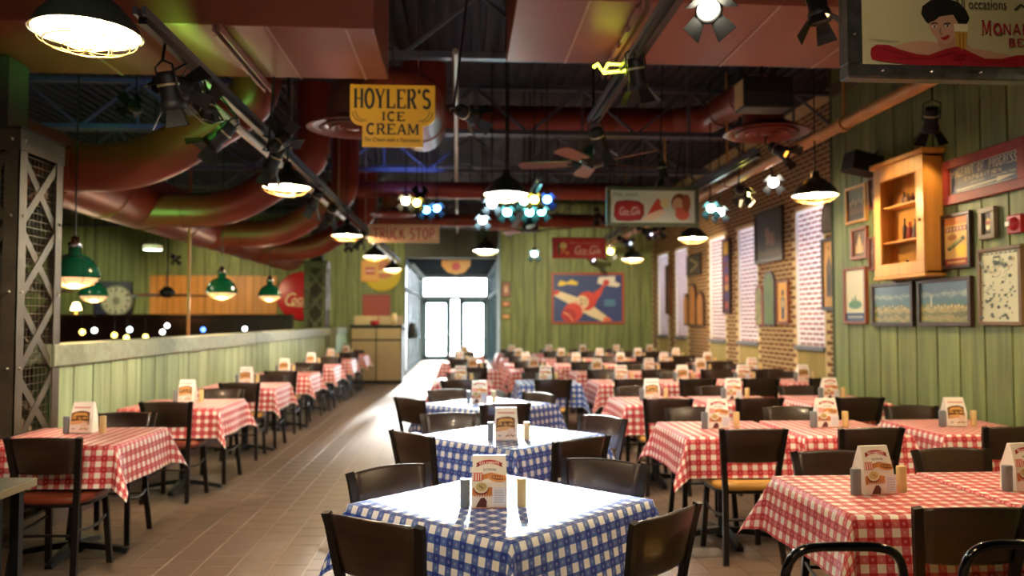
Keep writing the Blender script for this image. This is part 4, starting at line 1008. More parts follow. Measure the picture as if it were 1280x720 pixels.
A.build('lettering', root)
for s_ in (-.36, 0, .3): b = MB(); b.sweep([(s_*w_, .01, h_-.01), (s_*w_+.012, .01, h_+.03), (s_*w_, .01, h_+.055), (s_*w_, .01, 4.6-a.z)], .004, 6); b.build('hook', CHROME, root)

def art_truck(w, h):
    A = Art(w, h, (196, 158, 112)); A.rect((176, 120, 84), .02, .08, .98, .92); A.rect((198, 160, 118), .03, .14, .97, .86)
    caps(A, (158, 44, 40), 'TRUCK STOP', .06, .2, .94, .8, .26, .22, serif=False); return A
panel_sign('truck_stop_sign', (461, 281, 549, 303), 11, 'tan wooden truck stop sign with red letters', None, 0, art_truck)
SK = (198, 150, 120)
def swash(A, c, x0, y0, x1, y1):     # flowing double-C soft drink lettering
    W_, H_ = x1-x0, y1-y0
    def q(u, v): return (x0+u*W_, y0+v*H_)
    A.text(c, 'oca', *q(.20, .12), *q(.46, .62), shear=.25, bold=.008); A.text(c, 'ola', *q(.74, .12), *q(1.0, .80), shear=.25, bold=.008)
    t = H_*A.h*.11
    for k in (0, .54): A.stroke(c, [q(k+.19+.10*cos(a)+.03*sin(a), .5+.46*sin(a)) for a in [R(50+i*20) for i in range(14)]], t*1.1)
    A.stroke(c, [q(.2, .03), q(.34, -.03), q(.5, .0), q(.62, .05)], t*.7); A.stroke(c, [q(.66, .95), q(.8, 1.02), q(.95, .92)], t*.6); A.stroke(c, [q(.47, .4), q(.54, .42)], t)
def art_banner(w, h):
    A = Art(w, h, (206, 202, 190)); A.text((60, 70, 60), 'Me, too!', .04, .80, .32, .95)
    A.poly((140, 22, 34), [(.04, .2), (.05, .55), (.08, .66), (.2, .71), (.34, .67), (.4, .55), (.4, .25), (.36, .08), (.22, .04), (.08, .06)]); A.poly((168, 30, 42), [(.06, .2), (.07, .52), (.1, .61), (.2, .65), (.32, .62), (.37, .53), (.37, .27), (.34, .12), (.22, .08), (.1, .1)])
    swash(A, (230, 200, 190), .09, .24, .35, .48)
    A.poly((196, 62, 46), [(.43, .22), (.50, .55), (.56, .78), (.60, .66), (.63, .5), (.62, .4), (.52, .3)]); A.ell((222, 196, 150), .64, .62, .05, .17); A.poly((226, 190, 160), [(.36, .06), (.46, .28), (.6, .42), (.66, .34), (.52, .06)])
    A.ell((112, 50, 30), .82, .62, .10, .30); A.ell(SK, .80, .55, .068, .23); A.ell((206, 92, 66), .85, .28, .085, .2); A.ell((150, 70, 40), .90, .62, .05, .28); A.ell((190, 40, 40), .79, .44, .022, .03); return A
GF = mat('grey_green_frame', (88, 90, 70), .5, .3, .2)
panel_sign('soda_banner', (758, 234, 873, 283), 9, 'white soda banner in a grey frame with a red bottle-case shape', GF, .045, art_banner)
def art_red(w, h):
    A = Art(w, h, (176, 34, 38)); swash(A, (236, 206, 180), .38, .14, .93, .62); A.text((226, 150, 120), 'Have a', .30, .72, .55, .88, shear=.3); A.text((226, 150, 120), 'Coke here', .58, .72, .93, .88, shear=.3)
    A.rect((60, 70, 44), .08, .1, .12, .8); A.ell((214, 200, 120), .19, .62, .07, .2); A.poly((206, 120, 70), [(.14, .2), (.24, .22), (.22, .48), (.16, .48)]); A.ell((220, 150, 50), .27, .2, .03, .1); return A
panel_sign('soda_sign', (690, 297, 757, 323), 13, 'small red soda sign with cream script beyond the banner', mat('red_frame', (150, 40, 36), .5), .03, art_red, screws=False)
# Monarch beer
def art_beer(w, h):
    A = Art(w, h, (196, 186, 140))
    u = lambda px: (px-1074)*.003424      # drawn in the proportions of the original board
    v = lambda py: (79-py)/79*.585
    def pl(c, L): A.poly(c, [(u(a), v(b)) for a, b in L])
    def el(c, x, y, a, b, rot=0): A.ell(c, u(x), v(y), a*.003424, b/79*.585, rot=rot)
    A.rect((186, 176, 130), 0, 0, .015, 1)
    pl(SK, [(1112, 56), (1130, 50), (1150, 46), (1172, 48), (1190, 40), (1205, 46), (1215, 54), (1235, 57), (1262, 62), (1262, 72), (1160, 74), (1120, 66)])
    pl((186, 136, 106), [(1170, 40), (1196, 40), (1200, 56), (1176, 58)])
    pl((24, 22, 20), [(1152, 12), (1154, 2), (1164, -6), (1184, -9), (1200, -4), (1209, 6), (1213, 16), (1209, 24), (1200, 26), (1192, 20), (1172, 18), (1164, 26), (1158, 22)])
    pl(SK, [(1162, 26), (1163, 18), (1174, 15), (1192, 12), (1198, 22), (1197, 36), (1189, 46), (1182, 50), (1173, 45), (1165, 36)])
    el((28, 24, 22), 1166, 15, 10, 6, .5)
    for ex in (1168, 1184):
        el((240, 230, 220), ex, 28 if ex < 1180 else 26.5, 3.2, 1.6); el((50, 40, 34), ex+.4, 28 if ex < 1180 else 26.5, 1.5, 1.5)
        A.stroke((40, 28, 24), [(u(ex-4), v(25)), (u(ex), v(23)), (u(ex+4), v(24))], .006)
    A.stroke((160, 104, 84), [(u(1176), v(29)), (u(1174), v(36)), (u(1178), v(37))], .004)
    pl((168, 24, 34), [(1175, 42), (1180, 41), (1186, 38), (1187, 41), (1182, 45), (1177, 45)])
    pl((226, 214, 170), [(1192, 24), (1210, 24), (1209, 34), (1193, 34)]); pl((198, 148, 56), [(1193, 34), (1209, 34), (1206, 58), (1196, 58)]); pl((160, 110, 36), [(1198, 36), (1200, 36), (1200, 58), (1198, 58)]); pl((160, 110, 36), [(1203, 36), (1205, 36), (1204, 58), (1202, 58)])
    G = (158, 26, 36)
    pl(G, [(1087, 66), (1088, 58), (1095, 53), (1110, 53), (1125, 59), (1145, 64), (1160, 65), (1180, 57), (1195, 53), (1202, 56), (1196, 62), (1206, 62), (1212, 70), (1202, 79), (1185, 77), (1160, 79), (1130, 77), (1100, 74), (1089, 72)])
    pl(G, [(1196, 60), (1204, 56), (1216, 62), (1230, 68), (1250, 68), (1270, 63), (1285, 62), (1289, 74), (1270, 80), (1230, 81), (1208, 78), (1198, 72)])
    for q0, q1 in (((1100, 58), (1140, 68)), ((1120, 70), (1165, 70)), ((1168, 68), (1192, 60)), ((1240, 74), (1272, 68)), ((1212, 70), (1226, 74))): A.stroke((128, 18, 28), [(u(q0[0]), v(q0[1])), (u(q1[0]), v(q1[1]))], .006)
    pl((132, 18, 28), [(1192, 64), (1206, 63), (1204, 66), (1194, 67)]); pl((132, 18, 28), [(1190, 69), (1205, 68), (1203, 71), (1192, 72)])
    Rr = (172, 44, 48)
    caps(A, Rr, 'M', u(1226), v(38), u(1238), v(19), .2, .16); caps(A, Rr, 'ONARCH', u(1240), v(37), u(1312), v(23), .2, .15, serif=False); caps(A, Rr, 'BEER', u(1259), v(52), u(1300), v(42), .2, .16, serif=False)
    A.text((50, 50, 40), 'All occasions', u(1192), v(5), u(1258), v(-8)); A.stroke((50, 50, 40), [(u(1268), v(5)), (u(1276), v(-2)), (u(1282), v(2)), (u(1290), v(-6))], .008)
    A.stroke((110, 100, 80), [(u(1085), v(47)), (u(1122), v(49))], .0025)
    return A
bp = at(1056, 99, y=3.5); 
rootm = empty('beer_sign', (2.36, 3.5, bp.z)); tag(rootm, 'vintage beer sign with a woman in long red gloves, riveted metal frame', 'sign')
W_, H_ = 1.24, .62
fM = mat('worn_zinc_frame', (92, 90, 86), .38, .7, .35, (20, 20, 20), .2)
b = MB()
for r_ in ((-W_/2, W_/2, 0, .065), (-W_/2, W_/2, H_-.065, H_), (-W_/2, -W_/2+.065, .065, H_-.065), (W_/2-.065, W_/2, .065, H_-.065)): b.bev(r_[0], r_[1], -.03, .05, r_[2], r_[3], .008)
fr = b.build('frame', fM, rootm)
b = MB()
for i in range(5):
    for zz in (.035, H_-.035): b.lathe([(0, -.008), (.008, -.004), (.009, 0)], 10, (-W_/2+.16+i*.23, -.031, zz), axis='y')
for zz in (.2, .42):
    for xx in (-W_/2+.032, W_/2-.032): b.lathe([(0, -.008), (.008, -.004), (.009, 0)], 10, (xx, -.031, zz), axis='y')
b.build('rivet', CHROME, fr)
A = art_beer(W_-.13, H_-.13)
# clip helper: shapes beyond the picture edge are kept inside by clamping
hw, hh = (W_-.13)/2, H_-.13
A.mb.v = [(max(-hw, min(hw, x)), y, max(0, min(hh, z))) for x, y, z in A.mb.v]
A.build('sign_face', rootm, (0, -.004, .065))
b = MB(); b.box(-hw, hw, 0, .04, .065, H_-.065); b.build('backing', BLACKP, rootm)
for s_ in (-.45, .45): b = MB(); b.sweep([(s_*W_, .01, H_), (s_*W_, .01, 4.6-bp.z)], .006, 6); b.build('hanging_rod', BLACK, rootm)
# hex sign
def shape_sign(name, pts, y, th, M, label, cx, cz):
    root = empty(name, (cx, y, cz)); tag(root, label, 'sign'); b = MB(); b.prism(pts, 0, th); b.build('board', M, root); return root
a = at(552, 343, y=15); b_ = at(588, 325, y=15); cx, w_, h_ = (a.x+b_.x)/2, b_.x-a.x, b_.z-a.z
rt_ = shape_sign('hanging_shield_sign', [(-w_/2, h_), (-w_/2, h_*.6), (-w_*.3, h_*.15), (0, 0), (w_*.3, h_*.15), (w_/2, h_*.6), (w_/2, h_)], 15, .03, mat('amber_board', (190, 130, 50), .5), 'amber shield-shaped sign hanging before the entrance doors', cx, a.z)
A = Art(w_, h_, (176, 60, 40), -.002); A.mb = MB(); A.k = 1; A.ell((170, 50, 40), .5, .55, .15, .28); A.build('emblem', rt_)
b = MB(); b.sweep([(0, .01, h_), (0, .01, 4.6-a.z)], .006, 6); b.build('hanging_rod', BLACK, rt_)

# ---- framed pictures
def framed(x=None, y=None, px=None, rect=None, label='', frameM=DARKW, fw_=.035, art=None, rz=0, depth=.035, name='framed_picture', cat='picture', mat_w=0, group=None):
    """rect: (y_far, y_near, z0, z1) on a wall x= facing -x, or (x0,x1,z0,z1) on a wall y= facing -y"""
    a0, a1, z0, z1 = rect; w = abs(a1-a0); h = z1-z0
    if x is not None: root = empty(name, (x, (a0+a1)/2, z0), R(-90))
    else: root = empty(name, ((a0+a1)/2, y, z0))
    tag(root, label, cat, group)
    b = MB(); f = fw_
    for r_ in ((-w/2, w/2, 0, f), (-w/2, w/2, h-f, h), (-w/2, -w/2+f, f, h-f), (w/2-f, w/2, f, h-f)): b.bev(r_[0], r_[1], -depth, 0, r_[2], r_[3], .005)
    b.build('frame', frameM, root)
    A = art(w-2*f, h-2*f); A.build('picture', root, (0, -depth*.5, f))
    b = MB(); b.box(-w/2+f, w/2-f, -depth*.45, 0, f, h-f); b.build('backing', BLACKP, root)
    return root
def wr_rect(pxs, x=XW-.03):   # pixel box (left,top,right,bottom) on the right wall
    a = at(pxs[0], (pxs[1]+pxs[3])/2, x=x); b_ = at(pxs[2], (pxs[1]+pxs[3])/2, x=x)
    mid = (pxs[0]+pxs[2])/2; t_ = at(mid, pxs[1], x=x); bo = at(mid, pxs[3], x=x)
    return (a.y, b_.y, bo.z, t_.z)
def landscape(name, seed):
    m = bpy.data.materials.new(name); m.use_nodes = True; nt = m.node_tree; b = nt.nodes['Principled BSDF']; L = nt.links.new
    tc = nt.nodes.new('ShaderNodeTexCoord'); sp = nt.nodes.new('ShaderNodeSeparateXYZ'); no = nt.nodes.new('ShaderNodeTexNoise'); no.inputs['Scale'].default_value = 7+seed; no.inputs['Detail'].default_value = 6
    L(tc.outputs['Generated'], sp.inputs[0]); L(tc.outputs['Generated'], no.inputs['Vector'])
    ad = nt.nodes.new('ShaderNodeMath'); ad.operation = 'MULTIPLY_ADD'; ad.inputs[1].default_value = .42; L(no.outputs[0], ad.inputs[0]); L(sp.outputs[2], ad.inputs[2])
    rp = nt.nodes.new('ShaderNodeValToRGB'); e = rp.color_ramp.elements
    e[0].position = .2; e[0].color = srgb((96, 104, 50)); e[1].position = 1; e[1].color = srgb((84, 104, 120))
    for p_, c_ in ((.32, (150, 134, 78)), (.42, (76, 84, 40)), (.54, (170, 150, 92)), (.62, (96, 98, 58)), (.70, (66, 104, 106)), (.84, (86, 112, 116)), (.90, (150, 160, 146)), (.98, (96, 112, 116))): k = e.new(p_); k.color = srgb(c_)
    L(ad.outputs[0], rp.inputs[0]); L(rp.outputs[0], b.inputs['Base Color']); b.inputs['Roughness'].default_value = .3
    return m
L1, L2 = landscape('town_landscape', 0), landscape('coast_landscape', 3)
def art_l1(w, h):
    A = Art(w, h, L1)
    for i in range(10): A.rect((196, 180, 140), .1+i*.08, .36+.03*(i % 3), .13+i*.08, .42+.03*(i % 3))
    return A
def art_l2(w, h):
    A = Art(w, h, L2); A.rect((214, 204, 180), .22, .38, .245, .66); A.poly((214, 204, 180), [(.22, .66), (.245, .66), (.2325, .72)])
    for i in range(9): A.rect((200, 176, 130), .3+i*.07, .34+.03*(i % 2), .335+i*.07, .41+.03*(i % 2))
    return A
framed(x=XW-.025, rect=wr_rect((1092, 353, 1144, 408)), label='small town landscape painting in a dark frame, below the pine cabinet', art=art_l1)
framed(x=XW-.025, rect=wr_rect((1150, 347, 1217, 408)), label='coast painting with a white lighthouse in a dark frame', art=art_l2)
def art_poster_c(w, h):
    A = Art(w, h, (222, 214, 180)); A.rect((48, 74, 110), 0, 0, 1, .16); A.text((210, 200, 170), 'SOUVENIR', .12, .04, .88, .11); A.ell((90, 140, 110), .5, .32, .34, .08); A.poly((90, 140, 100), [(.3, .34), (.38, .48), (.46, .36), (.52, .54), (.6, .36), (.7, .42), (.74, .3), (.3, .28)]); return A
def art_poster_c2(w, h):
    A = Art(w, h, (222, 214, 180)); A.rect((48, 74, 110), 0, 0, 1, .16)
    for i in range(7): A.rect((196, 190, 160), .12+i*.11, .06, .2+i*.11, .10)
    A.ell((90, 140, 110), .5, .32, .34, .08); A.poly((90, 140, 100), [(.3, .34), (.38, .48), (.46, .36), (.52, .54), (.6, .36), (.7, .42), (.74, .3), (.3, .28)]); return A
RW = mat('reddish_wood_frame', (134, 66, 34), .4, 0, .2)
framed(x=XW-.025, rect=wr_rect((1057, 334, 1085, 405)), label='tall cream poster with green drawing and navy foot, reddish frame', frameM=RW, fw_=.03, art=art_poster_c2)
def art_photo(w, h):
    A = Art(w, h, (70, 44, 32))
    for i in range(5): A.ell((150, 110, 80), .18+i*.16, .55+.05*(i % 2), .06, .09); A.rect((110, 70, 50), .12+i*.16, .2, .24+i*.16, .46)
    return A
framed(x=XW-.025, rect=wr_rect((1059, 232, 1085, 279)), label='brown group photograph in a pale frame at the plank wall end', frameM=PINE, fw_=.03, art=art_photo)
def art_castle(w, h):
    A = Art(w, h, (92, 60, 34))
    for x, t_ in ((.25, .55), (.4, .75), (.5, .9), (.6, .7), (.75, .5)): A.poly((214, 170, 110), [(x-.06, .1), (x+.06, .1), (x+.05, t_-.15), (x, t_), (x-.05, t_-.15)])
    return A
framed(x=XW-.025, rect=wr_rect((1066, 284, 1086, 324)), label='small orange-framed picture of pale spires', frameM=RW, fw_=.035, art=art_castle)
framed(x=XW-.025, rect=wr_rect((1088, 222, 1096, 262)), label='narrow red picture half hidden beside the pine cabinet, upper', frameM=RW, fw_=.02, art=art_photo)
framed(x=XW-.025, rect=wr_rect((1088, 296, 1096, 338)), label='narrow red picture half hidden beside the pine cabinet, lower', frameM=RW, fw_=.02, art=art_photo)
def art_f(w, h):
    A = Art(w, h, (222, 176, 96)); A.rect((150, 40, 34), 0, 0, 1, .14); A.rect((214, 120, 50), 0, .84, 1, 1); A.rect((140, 44, 60), .05, .70, .95, .80)
    for i in range(6): A.rect((222, 190, 130), .1+i*.14, .72, .18+i*.14, .78)
    A.ell((222, 190, 60), .7, .3, .24, .12); A.poly((60, 60, 50), [(.12, .36), (.2, .30), (.86, .52), (.8, .60)]); A.poly((150, 150, 60), [(.2, .38), (.26, .35), (.74, .52), (.7, .55)]); A.ell((190, 120, 60), .35, .58, .2, .06); A.rect((200, 150, 90), .12, .04, .88, .09); return A
framed(x=XW-.025, rect=wr_rect((1180, 266, 1216, 336)), label='orange and yellow advertising poster in a dark frame right of the cabinet', art=art_f, fw_=.03)
def art_g(w, h):
    A = Art(w, h, (40, 36, 30)); A.ell((176, 140, 60), .5, .45, .3, .3); A.rect((150, 60, 40), .2, .45, .8, .6); A.ell((220, 200, 150), .5, .3, .2, .1); return A
framed(x=XW-.025, rect=wr_rect((1227, 259, 1247, 299)), label='small badge picture in a grey wood frame left of the fire alarm', frameM=mat('grey_wood', (120, 104, 80), .5), fw_=.04, art=art_g)
rm = random.Random(3)
def art_map(w, h):
    A = Art(w, h, (206, 204, 170)); D = (56, 66, 54); A.rect(D, .02, .955, .98, .985)
    for i in range(7): A.rect((206, 204, 170), .08+i*.12, .962, .16+i*.12, .978)
    A.rect(D, .34, .80, .52, .93); A.rect((206, 204, 170), .36, .86, .5, .9)
    for i in range(70):
        x, y = rm.uniform(.06, .92), rm.uniform(.04, .9); a_, b_ = rm.uniform(.01, .06), rm.uniform(.004, .018)
        A.poly(D if i % 2 else (96, 104, 84), [(x-a_, y-b_), (x+a_*.3, y-b_*1.6), (x+a_, y), (x+a_*.2, y+b_*1.8), (x-a_*.7, y+b_)])
    for i in range(10):
        x, y = rm.uniform(.1, .8), rm.uniform(.1, .85); A.stroke(D, [(x, y), (x+.12, y+.03), (x+.16, y+.08)], .004)
    A.rect(D, .04, .03, .16, .07); return A
framed(x=XW-.025, rect=wr_rect((1226, 308, 1281, 407)), label='tall illustrated black and cream map in a wood frame, right edge', frameM=mat('mid_wood', (112, 82, 50), .4, 0, .2), fw_=.03, art=art_map)
def art_expo(w, h):
    A = Art(w, h, (30, 38, 66)); I = (214, 200, 172)
    A.rect(I, .0, .0, 1, .02); A.rect(I, 0, .98, 1, 1); A.rect(I, 0, 0, .01, 1); A.rect(I, .99, 0, 1, 1)
    caps(A, I, 'PAGEANT  OF  PROGRESS', .03, .62, .97, .94, .2, .15, serif=False, gap=.22); caps(A, I, 'EXPOSITION', .22, .42, .76, .56, .2, .15, serif=False, gap=.2); A.text(I, 'MUNICIPAL PIER', .62, .30, .95, .38); A.text(I, 'CHICAGO', .32, .28, .52, .36)
    A.poly(I, [(.1, .12), (.7, .16), (.7, .10), (.96, .22), (.7, .27), (.7, .21), (.1, .16)]); A.rect(I, .1, .06, .9, .075); return A
framed(x=XW-.025, rect=wr_rect((1184, 186, 1288, 246)), label='navy exposition sign with cream letters in a wide red wooden frame', frameM=mat('red_wood_frame', (140, 42, 30), .6, 0, .2), fw_=.075, art=art_expo, depth=.05, name='exposition_sign', cat='sign')
# fire alarm
q = at(1272, 280, x=XW-.03); root = empty('fire_alarm', q, R(-90)); tag(root, 'red fire alarm horn high on the plank wall at the right edge', 'alarm')
b = MB(); b.bev(-.07, .07, -.03, 0, -.07, .07, .008); b.build('housing', mat('alarm_red', (170, 24, 28), .3), root); b = MB(); b.lathe([(0, -.055), (.04, -.05), (.052, -.03)], 20, (0, 0, 0), axis='y'); b.build('horn', mat('alarm_red', (170, 24, 28)), root); b = MB(); b.box(-.05, -.01, -.062, -.05, -.012, .02); b.build('strobe', WHITEE, root)
# pine wall cabinet
a = at(1096, 275, x=3.87); b_ = at(1158, 275, x=3.87); zt_ = at(1158, 191, x=3.87).z; zb_ = at(1158, 341, x=3.87).z; cw = a.y-b_.y; ch_ = zt_-zb_; cd = XW-.025-3.87
root = empty('wall_cabinet', (XW-.025, (a.y+b_.y)/2, zb_), R(-90)); tag(root, 'honey pine wall cabinet with a glazed door on the plank wall', 'cabinet')
b = MB(); t_ = .02
b.box(-cw/2, -cw/2+t_, -cd, 0, 0, ch_); b.box(cw/2-t_, cw/2, -cd, 0, 0, ch_); b.box(-cw/2, cw/2, -cd, 0, 0, t_); b.box(-cw/2, cw/2, -cd, 0, ch_-t_, ch_); b.box(-cw/2, cw/2, -.01, 0, 0, ch_); b.build('body', PINE, root)
b = MB(); b.bev(-cw/2-.03, cw/2+.03, -cd-.05, 0, ch_, ch_+.05, .01); b.build('cornice', PINE, root); b = MB(); b.bev(-cw/2-.015, cw/2+.015, -cd-.03, 0, -.03, 0, .008); b.build('base_moulding', PINE, root)
f = .11; b = MB(); y0, y1 = -cd-.025, -cd
b.bev(-cw/2, cw/2, y0, y1, 0, f, .004); b.bev(-cw/2, cw/2, y0, y1, ch_-f*1.2, ch_, .004); b.bev(-cw/2, -cw/2+f, y0, y1, f, ch_-f*1.2, .004); b.bev(cw/2-f, cw/2, y0, y1, f, ch_-f*1.2, .004); dr = b.build('door', PINE, root)
b = MB(); b.box(-cw/2+f, cw/2-f, y0+.01, y0+.014, f, ch_-f*1.2); b.build('pane', GLASS, dr); b = MB(); b.lathe([(0, -.02), (.014, -.018), (.014, -.008), (.006, 0)], 12, (cw/2-.05, y0, ch_*.45), axis='y'); b.build('knob', WIRE, dr)
b = MB()
for zz in (.3, .62): b.box(-cw/2+t_, cw/2-t_, -cd+.01, -.01, ch_*zz, ch_*zz+.015)
b.build('shelf', PINE, root)
for i, (xx, zz, hh_, rr, c_) in enumerate(((-.12, .62, .12, .022, (90, 60, 40)), (-.05, .62, .10, .025, (150, 110, 70)), (.05, .62, .09, .02, (110, 50, 40)), (-.12, .3, .2, .02, (70, 60, 50)), (-.02, .3, .16, .028, (150, 60, 50)), (.08, .3, .18, .018, (120, 110, 100)), (-.08, .03, .12, .03, (60, 50, 46)), (.06, .03, .1, .03, (110, 70, 40)))):
    b = MB(); b.lathe([(0, 0), (rr, 0), (rr, hh_*.6), (rr*.4, hh_*.75), (rr*.4, hh_), (0, hh_)], 12); wx = XW-.025-.06
    o = b.build('bottle', flat(c_), None, (wx, (a.y+b_.y)/2-xx*.8, zb_+ch_*zz+.016 if zz > .1 else zb_+.021)); tag(o, 'old bottle behind the glass of the pine cabinet, %s shelf' % ('top' if zz > .5 else 'middle' if zz > .1 else 'bottom'), 'bottle', 'bottles on the cabinet %s shelf' % ('top' if zz > .5 else 'middle' if zz > .1 else 'bottom'))
# brick wall pictures
XP = XB-.014
def bw(pxs): return wr_rect(pxs, XP)
def art_dim(w, h):
    A = Art(w, h, (72, 62, 54)); A.ell((140, 104, 80), .45, .5, .12, .2); A.ell((130, 92, 70), .65, .42, .1, .16); A.rect((96, 80, 60), .05, .05, .95, .2); A.ell((60, 50, 50), .3, .35, .12, .2); return A
framed(x=XP, rect=bw((945, 262, 980, 328)), label='large dim old-master style painting on the brick wall', art=art_dim, frameM=DARKW, fw_=.06)
def art_strip(w, h):
    A = Art(w, h, (90, 50, 70)); A.rect((190, 150, 40), .1, .8, .9, .97); A.rect((80, 60, 140), .05, .7, .95, .76)
    for i in range(5): A.ell([(170, 80, 60), (70, 60, 120), (190, 140, 70)][i % 3], .5, .1+i*.12, .3, .05)
    return A
framed(x=XP, rect=bw((905, 298, 914, 392)), label='narrow purple banner sign with a yellow top between brick bays', art=art_strip, fw_=.02)
def art_chev(w, h):
    A = Art(w, h, (70, 66, 52)); A.stroke((176, 160, 110), [(.2, .85), (.8, .5), (.2, .15)], .05); return A
framed(x=XP, rect=bw((860, 318, 877, 344)), label='small dark sign with a pale arrow on the brick wall', art=art_chev, fw_=.02, cat='sign')
def art_tall(w, h):
    A = Art(w, h, (196, 146, 72)); A.poly((90, 72, 50), [(.25, .15), (.75, .15), (.75, .6), (.6, .72), (.5, .8), (.4, .72), (.25, .6)]); A.ell((50, 40, 30), .5, .36, .14, .16); A.ell((90, 60, 40), .5, .9, .08, .02); return A
framed(x=XP, rect=bw((1029, 297, 1047, 388)), label='tall narrow wooden plaque picture in a dark frame right of the near bay', art=art_tall, fw_=.05)
def art_fig(w, h):
    A = Art(w, h, (214, 160, 60)); A.poly((60, 60, 80), [(.35, .05), (.65, .05), (.7, .6), (.3, .6)]); A.ell((90, 50, 40), .5, .72, .14, .09); A.ell((206, 180, 130), .5, .45, .1, .12); return A
framed(x=XP, rect=bw((973, 350, 987, 404)), label='yellow framed figure print on the brick wall right of the green arch', art=art_fig, frameM=RW, fw_=.03)
framed(x=XP, rect=bw((833, 331, 839, 393)), label='thin brown framed strip between the two farthest bays', art=art_dim, frameM=RW, fw_=.03)
def arch_board(pxs, M, M2, name, label, th=.03):
    y0_, y1_, z0_, z1_ = bw(pxs); w = abs(y1_-y0_); h = z1_-z0_; root = empty(name, (XP, (y0_+y1_)/2, z0_), R(-90)); tag(root, label, 'sign')
    def arch(s_): 
        ww = w/2*s_; zz = h-w/2; o = h*(1-s_)*.15
        return [(-ww, o), (ww, o)]+[(ww*cos(t_), zz+ww*sin(t_)*1.0) for t_ in [pi*i/12 for i in range(13)]]
    b = MB(); b.prism(arch(1), -th, 0); b.build('border', M2, root); b = MB(); b.prism(arch(.78), -th-.004, -th+.002); b.build('face', M, root)
    return root
arch_board((956, 338, 970, 407), mat('arch_green', (96, 118, 60), .5, 0, .2), DARKW, 'arched_sign', 'arched green panel with a dark border on the brick wall')
arch_board((946, 356, 955, 407), mat('arch_multi', (150, 140, 60), .4, 0, .5, (9, 9, 9)), mat('arch_red', (150, 60, 40), .5), 'arched_sign', 'small colourful arched panel left of the green arch')
for pxs, n_ in (((856, 367, 862, 406), 'left'), ((862.5, 354, 871, 407), 'tallest middle'), ((872, 364, 881, 407), 'right')): arch_board(pxs, mat('arch_wood', (190, 130, 60), .4, 0, .25, (9, 9, 2)), DARKW, 'arched_sign', '%s of the three arched wooden panels on the brick wall' % n_)
arch_board((1029, 252, 1046, 290), mat('stone_plaque', (104, 96, 84), .6, 0, .3, (12, 12, 12)), DARKW, 'arched_plaque', 'dark arched stone plaque high beside the near bay')

# far wall: aeroplane poster
def art_plane(w, h):
    A = Art(w, h, (44, 62, 112)); Cc = (226, 206, 164); RR_ = (206, 60, 44)
    A.poly(Cc, [(.0, .62), (.03, .68), (.34, .52), (.52, .40), (.86, .02), (.72, .0), (.5, .14), (.3, .32), (.0, .56)])
    A.poly(RR_, [(.0, .62), (.03, .68), (.1, .64), (.06, .58), (.0, .56)]); A.poly((226, 110, 80), [(.86, .02), (.72, .0), (.74, .1), (.8, .1)])
    A.ell(RR_, .48, .44, .15, .20, rot=.6); A.ell((232, 200, 150), .42, .42, .09, .14, rot=.5); A.poly(RR_, [(.5, .5), (.62, .66), (.72, .74), (.7, .6), (.6, .38)])
    A.ell((230, 176, 140), .34, .28, .11, .17, rot=.5); A.ell(RR_, .28, .2, .14, .2, rot=.4); A.ell((176, 40, 36), .22, .14, .11, .15); A.stroke((230, 160, 110), [(.14, .2), (.22, .14), (.28, .02)], .03); A.text((60, 60, 60), '21', .38, .36, .47, .5)
    A.poly((226, 214, 196), [(.64, .82), (.66, .96), (.9, .98), (.9, .86), (.98, .8), (.94, .74), (.76, .78)]); A.ell((196, 60, 60), .77, .84, .05, .06); A.poly(RR_, [(.62, .62), (.74, .82), (.77, .8), (.68, .6)])
    A.poly((236, 200, 50), [(.06, .78), (.1, .88), (.2, .84), (.26, .9), (.36, .84), (.34, .78), (.2, .8), (.1, .76)])
    for i in range(3): A.rect((90, 150, 170), .74, .34+i*.05, .9, .365+i*.05)
    return A
p0 = at(689, 405, y=YF-.03); p1 = at(780, 341, y=YF-.03)
framed(y=YF-.026, rect=(p0.x, p1.x, p0.z, p1.z), label='large navy poster of a red and cream aeroplane on the far plank wall', frameM=mat('terracotta_frame', (160, 74, 44), .5), fw_=.06, art=art_plane, name='aeroplane_poster', cat='poster')
for k, (a_, b_) in enumerate(((352, 372), (376, 384), (392, 399))):
    q0 = at(627, b_, y=YF-.03); q1 = at(638, a_, y=YF-.03); c_ = [(150, 96, 70), (196, 120, 70), (206, 150, 70)][k]
    def af(w, h, c_=c_): A = Art(w, h, c_); A.ell((210, 170, 130), .5, .5, .25, .25); return A
    framed(y=YF-.026, rect=(q0.x, q1.x, q0.z, q1.z), label='%s of three small pictures beside the entrance opening' % ('top', 'middle', 'bottom')[k], art=af, fw_=.02)

# left far wall: signs, panel, cabinet
def fl_rect(pxs): a = at(pxs[0], pxs[3], y=YL-.03); b_ = at(pxs[2], pxs[1], y=YL-.03); return (a.x, b_.x, a.z, b_.z)
def disc(name, pc, rpx, M, label, y=YL-.05, art=None):
    q = at(*pc, y=y); r_ = rpx*y/1000; root = empty(name, (q.x, y, q.z)); tag(root, label, 'sign'); b = MB(); b.lathe([(.001, -.03), (r_*.96, -.03), (r_, -.02), (r_, .02)], 36, (0, 0, 0), axis='y'); b.build('disc', M, root)
    if art: A = Art(2*r_, 2*r_, (0, 0, 0), -.032); A.mb = MB(); A.k = 1; art(A); A.build('lettering', root, (0, 0, -r_))
    return root
def yd(A): A.ell((196, 110, 60), .5, .6, .36, .26); A.rect((230, 206, 120), .3, .5, .75, .56)
disc('round_sign', (478, 341), 23, mat('sign_yellow2', (214, 186, 50), .5), 'round yellow sign high on the green wall above the beige cabinet', art=yd)
def art_y2(w, h): A = Art(w, h, (224, 160, 60)); A.rect((190, 60, 50), .15, .3, .85, .72); A.text((236, 210, 150), 'DRINK', .24, .45, .76, .58); return A
